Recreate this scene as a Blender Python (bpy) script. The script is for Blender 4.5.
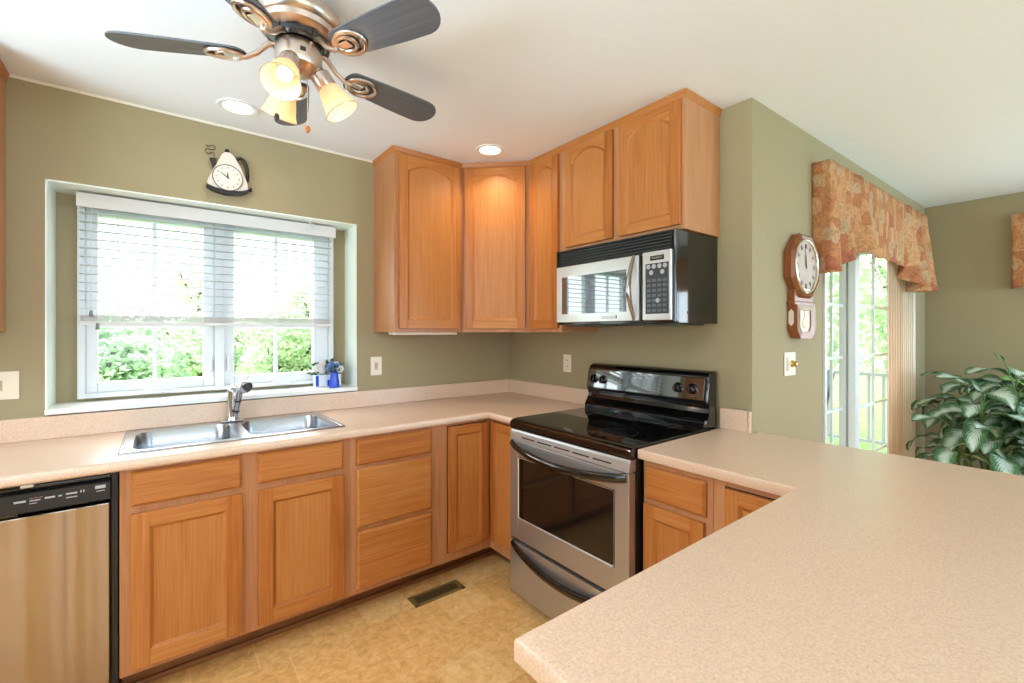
import bpy, bmesh, math, random
from mathutils import Vector, Matrix, noise
PI = math.pi
R = math.radians
scene = bpy.context.scene
col = scene.collection
for o in list(bpy.data.objects):
    bpy.data.objects.remove(o)

# ------------------------------------------------------------------ camera, sky, light, exposure
cam_d = bpy.data.cameras.new('camera')
cam_d.sensor_width = 36.0
cam_d.lens = 450.4 / 1024 * 36.0
cam_d.shift_y = -9.3 / 1024
cam_d.clip_start = 0.02
cam = bpy.data.objects.new('camera', cam_d)
cam.location = (-2.1195, -2.7491, 1.37)
cam.rotation_euler = (PI / 2, 0, -R(37.986))
col.objects.link(cam)
scene.camera = cam

world = bpy.data.worlds.new('overcast_sky')
scene.world = world
world.use_nodes = True
bg = world.node_tree.nodes['Background']
bg.inputs[0].default_value = (0.90, 0.96, 1.0, 1)
bg.inputs[1].default_value = 4.0

def lamp(name, kind, loc, rot=(0, 0, 0), energy=10, color=(1, 1, 1), **kw):
    d = bpy.data.lights.new(name, kind)
    d.energy = energy
    d.color = color
    for k, v in kw.items():
        setattr(d, k, v)
    o = bpy.data.objects.new(name, d)
    o.location = loc
    o.rotation_euler = rot
    col.objects.link(o)
    return o

# soft sun from behind the house: it reaches the trees, not the rooms
lamp('sun', 'SUN', (0, -8, 9), (R(38), 0, R(-25)), 0.8, (1, 0.97, 0.9), angle=R(6))
# second wide soft sun, added as extra sky glow to brighten the sink window niche
lamp('added_sky_sun', 'SUN', (0, 9, 9), (-R(58), 0, R(12)), 11.0, (0.86, 0.94, 1.0), angle=R(80))
# area fills added out of view: left bounce, kitchen rear, dining rear; then dining-window daylight
lamp('left_ceiling_bounce', 'AREA', (-4.2, -2.0, 1.6), (0, -R(142), R(10)), 100, (0.64, 0.82, 1.0), shape='RECTANGLE', size=1.2, size_y=2.2, spread=R(112))  # added lamp aimed up at the ceiling in place of a bounced flash
lamp('rear_fill', 'AREA', (-1.9, -6.1, 1.5), (R(106), 0, 0), 34, (0.70, 0.85, 1.0), shape='RECTANGLE', size=2.8, size_y=1.4)
lamp('dining_rear_fill', 'AREA', (1.9, -6.1, 1.4), (R(88), 0, 0), 95, (0.40, 0.69, 1.0), shape='RECTANGLE', size=1.8, size_y=1.4)
lamp('dining_window_daylight', 'AREA', (2.98, -3.42, 1.5), (0, R(90), 0), 14, (0.66, 0.84, 1.0), shape='RECTANGLE', size=1.2, size_y=1.45)

vs = scene.view_settings
vs.view_transform = 'Standard'
vs.look = 'None'
vs.gamma = 1.0
vs.use_curve_mapping = False
vs.exposure = 0.13
scene.cycles.use_denoising = True
scene.cycles.max_bounces = 10
scene.cycles.diffuse_bounces = 6
scene.cycles.transparent_max_bounces = 24
scene.cycles.sample_clamp_indirect = 6

# ------------------------------------------------------------------ materials
def new_mat(name):
    m = bpy.data.materials.new(name)
    m.use_nodes = True
    nt = m.node_tree
    return m, nt, nt.nodes['Principled BSDF']

def lin(r, g, b):
    f = lambda c: (c / 255 / 12.92) if c / 255 <= 0.04045 else ((c / 255 + 0.055) / 1.055) ** 2.4
    return (f(r), f(g), f(b), 1)

def plain(name, rgb, rough=0.5, metal=0.0, spec=0.5, coat=0.0, trans=0.0, noise_amt=0.04, nscale=40, bump=0.0):
    m, nt, p = new_mat(name)
    c = lin(*rgb)
    p.inputs['Roughness'].default_value = rough
    p.inputs['Metallic'].default_value = metal
    p.inputs['Specular IOR Level'].default_value = spec
    p.inputs['Coat Weight'].default_value = coat
    tc = nt.nodes.new('ShaderNodeTexCoord')
    nz = nt.nodes.new('ShaderNodeTexNoise')
    nz.inputs['Scale'].default_value = nscale
    nz.inputs['Detail'].default_value = 3
    nt.links.new(tc.outputs['Object'], nz.inputs['Vector'])
    rp = nt.nodes.new('ShaderNodeValToRGB')
    a, b = 1 - noise_amt, 1 + noise_amt
    rp.color_ramp.elements[0].position = 0.3
    rp.color_ramp.elements[1].position = 0.7
    rp.color_ramp.elements[0].color = (c[0] * a, c[1] * a, c[2] * a, 1)
    rp.color_ramp.elements[1].color = (min(1, c[0] * b), min(1, c[1] * b), min(1, c[2] * b), 1)
    nt.links.new(nz.outputs['Fac'], rp.inputs['Fac'])
    nt.links.new(rp.outputs['Color'], p.inputs['Base Color'])
    if bump:
        bp = nt.nodes.new('ShaderNodeBump')
        bp.inputs['Strength'].default_value = bump
        bp.inputs['Distance'].default_value = 0.002
        nt.links.new(nz.outputs['Fac'], bp.inputs['Height'])
        nt.links.new(bp.outputs['Normal'], p.inputs['Normal'])
    return m

def oak(name, axis, c_dark, c_mid, c_light, rough=0.38):
    m, nt, p = new_mat(name)
    N, L = nt.nodes, nt.links
    tc = N.new('ShaderNodeTexCoord')
    oi = N.new('ShaderNodeObjectInfo')
    addv = N.new('ShaderNodeVectorMath'); addv.operation = 'MULTIPLY_ADD'
    cmb = N.new('ShaderNodeCombineXYZ')
    for i in range(3):
        L.new(oi.outputs['Random'], cmb.inputs[i])
    addv.inputs[1].default_value = (7.3, 5.1, 9.7)
    L.new(cmb.outputs[0], addv.inputs[0])
    L.new(tc.outputs['Object'], addv.inputs[2])
    mp = N.new('ShaderNodeMapping')
    s = {'z': (9, 9, 0.9), 'x': (0.9, 9, 9), 'y': (9, 0.9, 9)}[axis]
    mp.inputs['Scale'].default_value = s
    L.new(addv.outputs[0], mp.inputs['Vector'])
    nz = N.new('ShaderNodeTexNoise'); nz.inputs['Scale'].default_value = 1.6; nz.inputs['Detail'].default_value = 5
    nz.inputs['Distortion'].default_value = 0.9
    L.new(mp.outputs[0], nz.inputs['Vector'])
    mp2 = N.new('ShaderNodeMapping')
    mp2.inputs['Scale'].default_value = tuple(v * (16 if v > 1 else 3.5) for v in s)
    L.new(addv.outputs[0], mp2.inputs['Vector'])
    nz2 = N.new('ShaderNodeTexNoise'); nz2.inputs['Scale'].default_value = 1.0; nz2.inputs['Detail'].default_value = 4
    L.new(mp2.outputs[0], nz2.inputs['Vector'])
    wv = N.new('ShaderNodeMath'); wv.operation = 'MULTIPLY'; wv.inputs[1].default_value = 16.0
    L.new(nz.outputs['Fac'], wv.inputs[0])
    sn = N.new('ShaderNodeMath'); sn.operation = 'SINE'
    L.new(wv.outputs[0], sn.inputs[0])
    m1 = N.new('ShaderNodeMath'); m1.operation = 'MULTIPLY_ADD'; m1.inputs[1].default_value = 0.06
    L.new(sn.outputs[0], m1.inputs[0])
    m0 = N.new('ShaderNodeMath'); m0.operation = 'MULTIPLY_ADD'; m0.inputs[1].default_value = 0.6; m0.inputs[2].default_value = 0.2
    L.new(nz2.outputs['Fac'], m0.inputs[0])
    L.new(m0.outputs[0], m1.inputs[2])
    rv = N.new('ShaderNodeMath'); rv.operation = 'MULTIPLY_ADD'; rv.inputs[1].default_value = 0.22; rv.inputs[2].default_value = -0.11
    L.new(oi.outputs['Random'], rv.inputs[0])
    ad = N.new('ShaderNodeMath'); ad.operation = 'ADD'
    L.new(m1.outputs[0], ad.inputs[0]); L.new(rv.outputs[0], ad.inputs[1])
    rp = N.new('ShaderNodeValToRGB')
    e = rp.color_ramp.elements
    e[0].position = 0.2; e[0].color = lin(*c_dark)
    e[1].position = 0.82; e[1].color = lin(*c_light)
    k = e.new(0.5); k.color = lin(*c_mid)
    L.new(ad.outputs[0], rp.inputs['Fac'])
    L.new(rp.outputs['Color'], p.inputs['Base Color'])
    p.inputs['Roughness'].default_value = rough
    p.inputs['Specular IOR Level'].default_value = 0.4
    bp = N.new('ShaderNodeBump'); bp.inputs['Strength'].default_value = 0.12; bp.inputs['Distance'].default_value = 0.001
    L.new(nz2.outputs['Fac'], bp.inputs['Height']); L.new(bp.outputs['Normal'], p.inputs['Normal'])
    return m

def brushed(name, rgb, axis, rough=0.3, var=0.12, metal=1.0):
    m, nt, p = new_mat(name)
    N, L = nt.nodes, nt.links
    tc = N.new('ShaderNodeTexCoord')
    mp = N.new('ShaderNodeMapping')
    mp.inputs['Scale'].default_value = {'x': (2, 300, 300), 'z': (300, 300, 2)}[axis]
    L.new(tc.outputs['Object'], mp.inputs['Vector'])
    nz = N.new('ShaderNodeTexNoise'); nz.inputs['Scale'].default_value = 1.0; nz.inputs['Detail'].default_value = 2
    L.new(mp.outputs[0], nz.inputs['Vector'])
    mr = N.new('ShaderNodeMapRange')
    mr.inputs['To Min'].default_value = rough - var / 2; mr.inputs['To Max'].default_value = rough + var / 2
    L.new(nz.outputs['Fac'], mr.inputs['Value']); L.new(mr.outputs[0], p.inputs['Roughness'])
    p.inputs['Base Color'].default_value = lin(*rgb)
    p.inputs['Metallic'].default_value = metal
    bp = N.new('ShaderNodeBump'); bp.inputs['Strength'].default_value = 0.03; bp.inputs['Distance'].default_value = 0.001
    L.new(nz.outputs['Fac'], bp.inputs['Height']); L.new(bp.outputs['Normal'], p.inputs['Normal'])
    return m

def laminate(name):
    m, nt, p = new_mat(name)
    N, L = nt.nodes, nt.links
    tc = N.new('ShaderNodeTexCoord')
    n1 = N.new('ShaderNodeTexNoise'); n1.inputs['Scale'].default_value = 230; n1.inputs['Detail'].default_value = 4; n1.inputs['Roughness'].default_value = 0.65
    n2 = N.new('ShaderNodeTexVoronoi'); n2.inputs['Scale'].default_value = 150
    n3 = N.new('ShaderNodeTexNoise'); n3.inputs['Scale'].default_value = 38; n3.inputs['Detail'].default_value = 3
    for n in (n1, n2, n3):
        L.new(tc.outputs['Object'], n.inputs['Vector'])
    rp = N.new('ShaderNodeValToRGB'); e = rp.color_ramp.elements
    e[0].position = 0.25; e[0].color = lin(202, 166, 138)
    e[1].position = 0.75; e[1].color = lin(236, 208, 184)
    k = e.new(0.5); k.color = lin(222, 190, 165)
    L.new(n1.outputs['Fac'], rp.inputs['Fac'])
    rp2 = N.new('ShaderNodeValToRGB'); e = rp2.color_ramp.elements
    e[0].position = 0.05; e[0].color = (1, 1, 1, 1)
    e[1].position = 0.17; e[1].color = (0, 0, 0, 1)
    L.new(n2.outputs['Distance'], rp2.inputs['Fac'])
    th = N.new('ShaderNodeValToRGB'); e = th.color_ramp.elements
    e[0].position = 0.5; e[0].color = (0, 0, 0, 1)
    e[1].position = 0.62; e[1].color = (0.75, 0.75, 0.75, 1)
    L.new(n3.outputs['Fac'], th.inputs['Fac'])
    mu = N.new('ShaderNodeMath'); mu.operation = 'MULTIPLY'
    L.new(rp2.outputs['Color'], mu.inputs[0]); L.new(th.outputs['Color'], mu.inputs[1])
    mx = N.new('ShaderNodeMix'); mx.data_type = 'RGBA'
    L.new(mu.outputs[0], mx.inputs['Factor']); L.new(rp.outputs['Color'], mx.inputs['A'])
    mx.inputs['B'].default_value = lin(140, 104, 78)
    L.new(mx.outputs['Result'], p.inputs['Base Color'])
    p.inputs['Roughness'].default_value = 0.28
    p.inputs['Specular IOR Level'].default_value = 0.6
    return m

def vinyl(name):
    m, nt, p = new_mat(name)
    N, L = nt.nodes, nt.links
    tc = N.new('ShaderNodeTexCoord')
    br = N.new('ShaderNodeTexBrick')
    br.offset = 0.5
    br.inputs['Scale'].default_value = 1.0
    br.inputs['Brick Width'].default_value = 0.225
    br.inputs['Row Height'].default_value = 0.225
    br.inputs['Mortar Size'].default_value = 0.004
    br.inputs['Mortar Smooth'].default_value = 1.0
    br.inputs['Color1'].default_value = (0, 0, 0, 1)
    br.inputs['Color2'].default_value = (1, 1, 1, 1)
    br.inputs['Mortar'].default_value = (0.5, 0.5, 0.5, 1)
    L.new(tc.outputs['Object'], br.inputs['Vector'])
    n1 = N.new('ShaderNodeTexNoise'); n1.inputs['Scale'].default_value = 26; n1.inputs['Detail'].default_value = 6; n1.inputs['Roughness'].default_value = 0.7
    n1.inputs['Distortion'].default_value = 0.8
    L.new(tc.outputs['Object'], n1.inputs['Vector'])
    sep = N.new('ShaderNodeSeparateColor'); L.new(br.outputs['Color'], sep.inputs[0])
    a = N.new('ShaderNodeMath'); a.operation = 'MULTIPLY_ADD'; a.inputs[1].default_value = 0.20; a.inputs[2].default_value = -0.10
    L.new(sep.outputs[0], a.inputs[0])
    s = N.new('ShaderNodeMath'); s.operation = 'ADD'
    L.new(n1.outputs['Fac'], s.inputs[0]); L.new(a.outputs[0], s.inputs[1])
    rp = N.new('ShaderNodeValToRGB'); e = rp.color_ramp.elements
    e[0].position = 0.26; e[0].color = lin(204, 150, 84)
    e[1].position = 0.76; e[1].color = lin(248, 212, 150)
    k = e.new(0.5); k.color = lin(234, 182, 112)
    L.new(s.outputs[0], rp.inputs['Fac'])
    mx = N.new('ShaderNodeMix'); mx.data_type = 'RGBA'
    mm = N.new('ShaderNodeMath'); mm.operation = 'MULTIPLY'; mm.inputs[1].default_value = 0.3
    L.new(br.outputs['Fac'], mm.inputs[0]); L.new(mm.outputs[0], mx.inputs['Factor'])
    L.new(rp.outputs['Color'], mx.inputs['A']); mx.inputs['B'].default_value = lin(250, 226, 178)
    L.new(mx.outputs['Result'], p.inputs['Base Color'])
    p.inputs['Roughness'].default_value = 0.42
    return m

def glass(name, tint=(1, 1, 1), gl=0.06, gmax=0.5):
    m = bpy.data.materials.new(name); m.use_nodes = True
    nt = m.node_tree; N, L = nt.nodes, nt.links
    N.remove(N['Principled BSDF'])
    t = N.new('ShaderNodeBsdfTransparent'); t.inputs[0].default_value = (*tint, 1)
    g = N.new('ShaderNodeBsdfGlossy'); g.inputs['Roughness'].default_value = 0.02
    fr = N.new('ShaderNodeLayerWeight'); fr.inputs[0].default_value = 0.25
    mr = N.new('ShaderNodeMapRange'); mr.inputs['To Min'].default_value = gl; mr.inputs['To Max'].default_value = gmax
    L.new(fr.outputs['Fresnel'], mr.inputs['Value'])
    mx = N.new('ShaderNodeMixShader')
    L.new(mr.outputs[0], mx.inputs[0]); L.new(t.outputs[0], mx.inputs[1]); L.new(g.outputs[0], mx.inputs[2])
    L.new(mx.outputs[0], N['Material Output'].inputs['Surface'])
    return m

def emit(name, rgb, strength):
    m = bpy.data.materials.new(name); m.use_nodes = True
    nt = m.node_tree; N, L = nt.nodes, nt.links
    N.remove(N['Principled BSDF'])
    e = N.new('ShaderNodeEmission'); e.inputs[0].default_value = (*rgb, 1); e.inputs[1].default_value = strength
    L.new(e.outputs[0], N['Material Output'].inputs['Surface'])
    return m

def translucent(name, rgb, tr=0.5, rough=0.5, emi=0.0, ecol=None, var=0.0, vscale=6.0, rgb2=None):
    m = bpy.data.materials.new(name); m.use_nodes = True
    nt = m.node_tree; N, L = nt.nodes, nt.links
    p = N['Principled BSDF']
    p.inputs['Base Color'].default_value = lin(*rgb)
    p.inputs['Roughness'].default_value = rough
    t = N.new('ShaderNodeBsdfTranslucent'); t.inputs[0].default_value = lin(*rgb)
    if rgb2:
        oi = N.new('ShaderNodeTexCoord'); nz = N.new('ShaderNodeTexNoise'); nz.inputs['Scale'].default_value = vscale; nz.inputs['Detail'].default_value = 3
        L.new(oi.outputs['Object'], nz.inputs['Vector'])
        rp = N.new('ShaderNodeValToRGB'); rp.color_ramp.elements[0].position = 0.35; rp.color_ramp.elements[1].position = 0.65
        rp.color_ramp.elements[0].color = lin(*rgb); rp.color_ramp.elements[1].color = lin(*rgb2)
        L.new(nz.outputs['Fac'], rp.inputs['Fac'])
        L.new(rp.outputs['Color'], p.inputs['Base Color']); L.new(rp.outputs['Color'], t.inputs[0])
    if emi:
        p.inputs['Emission Color'].default_value = (*ecol, 1)
        p.inputs['Emission Strength'].default_value = emi
    mx = N.new('ShaderNodeMixShader'); mx.inputs[0].default_value = tr
    L.new(p.outputs[0], mx.inputs[1]); L.new(t.outputs[0], mx.inputs[2])
    L.new(mx.outputs[0], N['Material Output'].inputs['Surface'])
    return m

def patchwork(name):
    m, nt, p = new_mat(name)
    N, L = nt.nodes, nt.links
    tc = N.new('ShaderNodeTexCoord')
    mp = N.new('ShaderNodeMapping'); mp.inputs['Scale'].default_value = (20, 13, 1)
    L.new(tc.outputs['UV'], mp.inputs['Vector'])
    v = N.new('ShaderNodeTexVoronoi'); v.voronoi_dimensions = '2D'; v.distance = 'CHEBYCHEV'; v.inputs['Scale'].default_value = 1.0; v.inputs['Randomness'].default_value = 0.85
    L.new(mp.outputs[0], v.inputs['Vector'])
    sep = N.new('ShaderNodeSeparateColor'); L.new(v.outputs['Color'], sep.inputs[0])
    rp = N.new('ShaderNodeValToRGB'); rp.color_ramp.interpolation = 'CONSTANT'
    e = rp.color_ramp.elements
    e[0].position = 0; e[0].color = lin(190, 132, 88)
    e[1].position = 0.2; e[1].color = lin(204, 156, 112)
    for pos, c in ((0.36, (186, 122, 84)), (0.5, (200, 148, 102)), (0.66, (184, 122, 82)), (0.80, (190, 156, 120)), (0.93, (176, 108, 80))):
        k = e.new(pos); k.color = lin(*c)
    L.new(sep.outputs[0], rp.inputs['Fac'])
    mp2 = N.new('ShaderNodeMapping'); mp2.inputs['Scale'].default_value = (70, 38, 1)
    L.new(tc.outputs['UV'], mp2.inputs['Vector'])
    nz = N.new('ShaderNodeTexNoise'); nz.inputs['Scale'].default_value = 1; nz.inputs['Detail'].default_value = 5; nz.inputs['Distortion'].default_value = 1.5
    L.new(mp2.outputs[0], nz.inputs['Vector'])
    r2 = N.new('ShaderNodeValToRGB'); e = r2.color_ramp.elements
    e[0].position = 0.36; e[0].color = lin(120, 74, 54)
    e[1].position = 0.60; e[1].color = (1, 1, 1, 1)
    L.new(nz.outputs['Fac'], r2.inputs['Fac'])
    mx = N.new('ShaderNodeMix'); mx.data_type = 'RGBA'; mx.blend_type = 'MULTIPLY'; mx.inputs['Factor'].default_value = 0.4
    L.new(rp.outputs['Color'], mx.inputs['A']); L.new(r2.outputs['Color'], mx.inputs['B'])
    L.new(mx.outputs['Result'], p.inputs['Base Color'])
    p.inputs['Roughness'].default_value = 0.8
    p.inputs['Specular IOR Level'].default_value = 0.2
    return m

def variegated(name, c_edge, c_dark, c_silver):
    m, nt, p = new_mat(name)
    N, L = nt.nodes, nt.links
    tc = N.new('ShaderNodeTexCoord')
    sp = N.new('ShaderNodeSeparateXYZ'); L.new(tc.outputs['UV'], sp.inputs[0])
    a = N.new('ShaderNodeMath'); a.operation = 'SUBTRACT'; a.inputs[1].default_value = 0.5; L.new(sp.outputs[0], a.inputs[0])
    ab = N.new('ShaderNodeMath'); ab.operation = 'ABSOLUTE'; L.new(a.outputs[0], ab.inputs[0])
    # feathered veins: sine of (along - 1.2*|across|)
    c1 = N.new('ShaderNodeMath'); c1.operation = 'MULTIPLY_ADD'; c1.inputs[1].default_value = -0.9; L.new(ab.outputs[0], c1.inputs[0]); L.new(sp.outputs[1], c1.inputs[2])
    c2 = N.new('ShaderNodeMath'); c2.operation = 'MULTIPLY'; c2.inputs[1].default_value = 62; L.new(c1.outputs[0], c2.inputs[0])
    sn = N.new('ShaderNodeMath'); sn.operation = 'SINE'; L.new(c2.outputs[0], sn.inputs[0])
    nz = N.new('ShaderNodeTexNoise'); nz.inputs['Scale'].default_value = 26; L.new(tc.outputs['Object'], nz.inputs['Vector'])
    f = N.new('ShaderNodeMath'); f.operation = 'MULTIPLY_ADD'; f.inputs[1].default_value = -2.0; f.inputs[2].default_value = 0.98; L.new(ab.outputs[0], f.inputs[0])
    g = N.new('ShaderNodeMath'); g.operation = 'MULTIPLY_ADD'; g.inputs[1].default_value = 0.15; L.new(sn.outputs[0], g.inputs[0]); L.new(f.outputs[0], g.inputs[2])
    h = N.new('ShaderNodeMath'); h.operation = 'MULTIPLY_ADD'; h.inputs[1].default_value = 0.9; h.inputs[2].default_value = -0.45; L.new(nz.outputs['Fac'], h.inputs[0])
    s = N.new('ShaderNodeMath'); s.operation = 'ADD'; L.new(g.outputs[0], s.inputs[0]); L.new(h.outputs[0], s.inputs[1])
    rp = N.new('ShaderNodeValToRGB'); e = rp.color_ramp.elements
    e[0].position = 0.12; e[0].color = lin(*c_edge)
    e[1].position = 0.8; e[1].color = lin(*c_silver)
    k = e.new(0.38); k.color = lin(*c_dark)
    L.new(s.outputs[0], rp.inputs['Fac'])
    L.new(rp.outputs['Color'], p.inputs['Base Color'])
    p.inputs['Roughness'].default_value = 0.5
    p.inputs['Specular IOR Level'].default_value = 0.3
    return m

M = {}
M['olive'] = plain('olive_wall_paint', (163, 148, 116), 0.75, spec=0.25, noise_amt=0.015, nscale=160, bump=0.05)
M['ceiling'] = plain('ceiling_paint', (238, 241, 246), 0.85, spec=0.2, noise_amt=0.01, nscale=90)
M['white'] = plain('white_trim_paint', (238, 238, 234), 0.4, noise_amt=0.01)
M['mint'] = plain('pale_mint_reveal_paint', (240, 248, 240), 0.5, noise_amt=0.01)
M['vinyl_white'] = plain('white_vinyl', (224, 225, 228), 0.35, noise_amt=0.01)
M['oak_v'] = oak('oak_upright_grain', 'z', (150, 80, 28), (180, 106, 46), (198, 132, 74))
M['oak_h'] = oak('oak_level_grain', 'x', (154, 84, 32), (186, 114, 54), (202, 140, 80))
M['oak_pan'] = oak('oak_panel_grain', 'z', (158, 90, 38), (188, 119, 59), (200, 136, 78))
M['oak_f'] = oak('oak_face_frame_grain', 'z', (160, 100, 60), (186, 126, 84), (198, 144, 102))
M['toe'] = oak('toe_kick_oak', 'x', (120, 74, 40), (140, 90, 52), (156, 104, 62), 0.5)
M['lam'] = laminate('speckled_beige_laminate')
M['vinyl'] = vinyl('mottled_tan_vinyl_floor')
M['black_gloss'] = plain('black_gloss_enamel', (13, 13, 15), 0.08, spec=0.6, coat=0.4, noise_amt=0.0)
M['black_glass'] = plain('black_ceramic_glass', (10, 10, 11), 0.035, spec=0.7, noise_amt=0.0)
M['black_matte'] = plain('black_plastic', (24, 24, 26), 0.35, noise_amt=0.03)
M['mirror_black'] = plain('reflective_black_glass', (16, 18, 20), 0.03, spec=1.0, coat=1.0, noise_amt=0.0)
M['mirror_black'].node_tree.nodes['Principled BSDF'].inputs['IOR'].default_value = 1.9
M['gap_shade'] = plain('painted_gap_shade', (30, 20, 14), 0.8, noise_amt=0.0)  # near-black fill; the shade of gaps and slots is in the colour
M['louvre'] = plain('grille_grey_black', (66, 68, 72), 0.25, noise_amt=0.0)
M['dw_panel'] = plain('dishwasher_black', (26, 27, 31), 0.3, noise_amt=0.0)
M['charcoal'] = plain('charcoal_plastic', (52, 54, 60), 0.4)
M['steel_x'] = brushed('brushed_steel_level', (186, 184, 184), 'x', 0.34, 0.10, 0.8)
M['steel_z'] = brushed('brushed_steel_upright', (165, 152, 142), 'z', 0.17, 0.06)
M['steel_wavy'] = brushed('wavy_brushed_steel', (170, 154, 142), 'z', 0.22, 0.06)
_nt = M['steel_wavy'].node_tree
_mp = _nt.nodes.new('ShaderNodeMapping'); _mp.inputs['Scale'].default_value = (9, 1, 0.15); _mp.inputs['Location'].default_value = (0.35, 0, 0)
_tc = _nt.nodes.new('ShaderNodeTexCoord'); _nt.links.new(_tc.outputs['Object'], _mp.inputs['Vector'])
_nz = _nt.nodes.new('ShaderNodeTexNoise'); _nz.inputs['Scale'].default_value = 1.0; _nz.inputs['Detail'].default_value = 2; _nt.links.new(_mp.outputs[0], _nz.inputs['Vector'])
_bp = _nt.nodes.new('ShaderNodeBump'); _bp.inputs['Strength'].default_value = 1.0; _bp.inputs['Distance'].default_value = 0.02; _nt.links.new(_nz.outputs['Fac'], _bp.inputs['Height'])
_nt.links.new(_bp.outputs['Normal'], _nt.nodes['Principled BSDF'].inputs['Normal'])
M['steel_bright'] = brushed('bright_brushed_steel', (216, 218, 218), 'x', 0.30, 0.06, 0.6)
M['sink'] = brushed('sink_steel', (176, 178, 184), 'x', 0.25, 0.1)
M['chrome'] = plain('polished_chrome', (210, 212, 216), 0.06, 1.0, noise_amt=0.0)
M['nickel'] = plain('warm_brushed_nickel', (204, 184, 170), 0.30, 1.0, noise_amt=0.03)
M['blade'] = oak('fan_blade_walnut', 'x', (78, 79, 86), (92, 93, 100), (106, 107, 114), 0.22)
M['brass'] = plain('brass', (196, 158, 92), 0.25, 1.0, noise_amt=0.02)
M['bronze'] = plain('aged_bronze', (132, 106, 58), 0.45, 0.0, noise_amt=0.15, nscale=60)
M['ivory'] = plain('ivory_plastic', (236, 220, 198), 0.4, noise_amt=0.0)
M['ivory_dark'] = plain('ivory_plastic_shade', (196, 172, 146), 0.4, noise_amt=0.0)
M['dial'] = plain('cream_dial', (226, 214, 204), 0.5, noise_amt=0.0)
M['kettle'] = plain('pale_enamel', (214, 202, 196), 0.3, noise_amt=0.01)
M['ink'] = plain('dark_ink', (44, 38, 40), 0.5, noise_amt=0.0)
M['cherry'] = oak('clock_case_walnut', 'z', (96, 50, 26), (134, 76, 40), (164, 100, 56), 0.25)
M['glass'] = glass('window_glass', (0.97, 0.99, 0.98), 0.01, 0.10)
M['clock_glass'] = glass('clock_glass', (1, 1, 1), 0.02, 0.3)
M['blind'] = translucent('white_faux_wood', (226, 227, 231), 0.35, 0.4)
M['head'] = plain('blind_valance_white', (222, 218, 218), 0.45, noise_amt=0.01)
M['vane'] = translucent('beige_vane_fabric', (244, 222, 200), 0.4, 0.8)
M['vane2'] = translucent('cream_vane_fabric', (248, 236, 222), 0.4, 0.8)
M['shade'] = translucent('frosted_amber_glass', (255, 226, 190), 0.45, 0.3, 0.16, (1.0, 0.76, 0.52))
M['bulb'] = emit('lit_bulb', (1.0, 0.88, 0.68), 2.0)
M['can'] = emit('lit_downlight', (1.0, 0.90, 0.74), 4.0)
M['tube'] = plain('lamp_lens', (236, 222, 200), 0.4, noise_amt=0.0)
M['patch'] = patchwork('patchwork_valance_fabric')
M['leaf_s'] = variegated('silver_variegated_leaf', (70, 104, 62), (88, 120, 80), (196, 208, 192))
M['leaf_g'] = variegated('green_leaf', (96, 172, 64), (120, 192, 80), (164, 214, 120))
M['stem'] = plain('green_stem', (112, 134, 74), 0.5)
M['pot'] = plain('terracotta_pot', (150, 92, 62), 0.7, noise_amt=0.08)
M['soil'] = plain('soil', (52, 38, 28), 0.9, noise_amt=0.2)
M['cobalt'] = plain('cobalt_glaze', (44, 78, 196), 0.15, noise_amt=0.02)
M['porcelain'] = plain('white_porcelain', (232, 238, 248), 0.15, noise_amt=0.0)
M['petal_w'] = translucent('white_petal', (240, 236, 232), 0.3)
M['petal_b'] = translucent('blue_petal', (110, 140, 204), 0.3)
M['leaf_d'] = translucent('dark_leaf', (58, 92, 60), 0.3, 0.5)
M['tree'] = translucent('tree_leaves', (184, 204, 164), 0.2, 0.6, rgb2=(222, 232, 204), vscale=1.2)
M['tree_b'] = translucent('shrub_leaves', (160, 190, 160), 0.2, 0.6, rgb2=(204, 222, 190), vscale=1.4)
M['bark'] = plain('bark', (96, 82, 68), 0.9, noise_amt=0.2, nscale=20)
M['lawn'] = plain('lawn_grass', (120, 160, 84), 0.95, noise_amt=0.25, nscale=3)
M['deck'] = oak('weathered_deck_boards', 'x', (140, 130, 118), (166, 156, 144), (186, 178, 168), 0.7)
M['fabric_blue'] = plain('slate_blue_sling', (92, 112, 140), 0.8)
M['porch'] = plain('grey_porch_paint', (186, 192, 196), 0.6, noise_amt=0.03)
M['frame_dark'] = plain('dark_outdoor_metal', (60, 60, 64), 0.4, 0.6)
M['label'] = plain('pale_print', (176, 176, 182), 0.5, noise_amt=0.0)
M['label_r'] = plain('reddish_print', (170, 120, 100), 0.5, noise_amt=0.0)
M['lcd'] = plain('grey_lcd', (120, 128, 124), 0.15, noise_amt=0.0)
M['orange'] = plain('orange_sticker', (226, 140, 96), 0.5, noise_amt=0.0)

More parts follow.
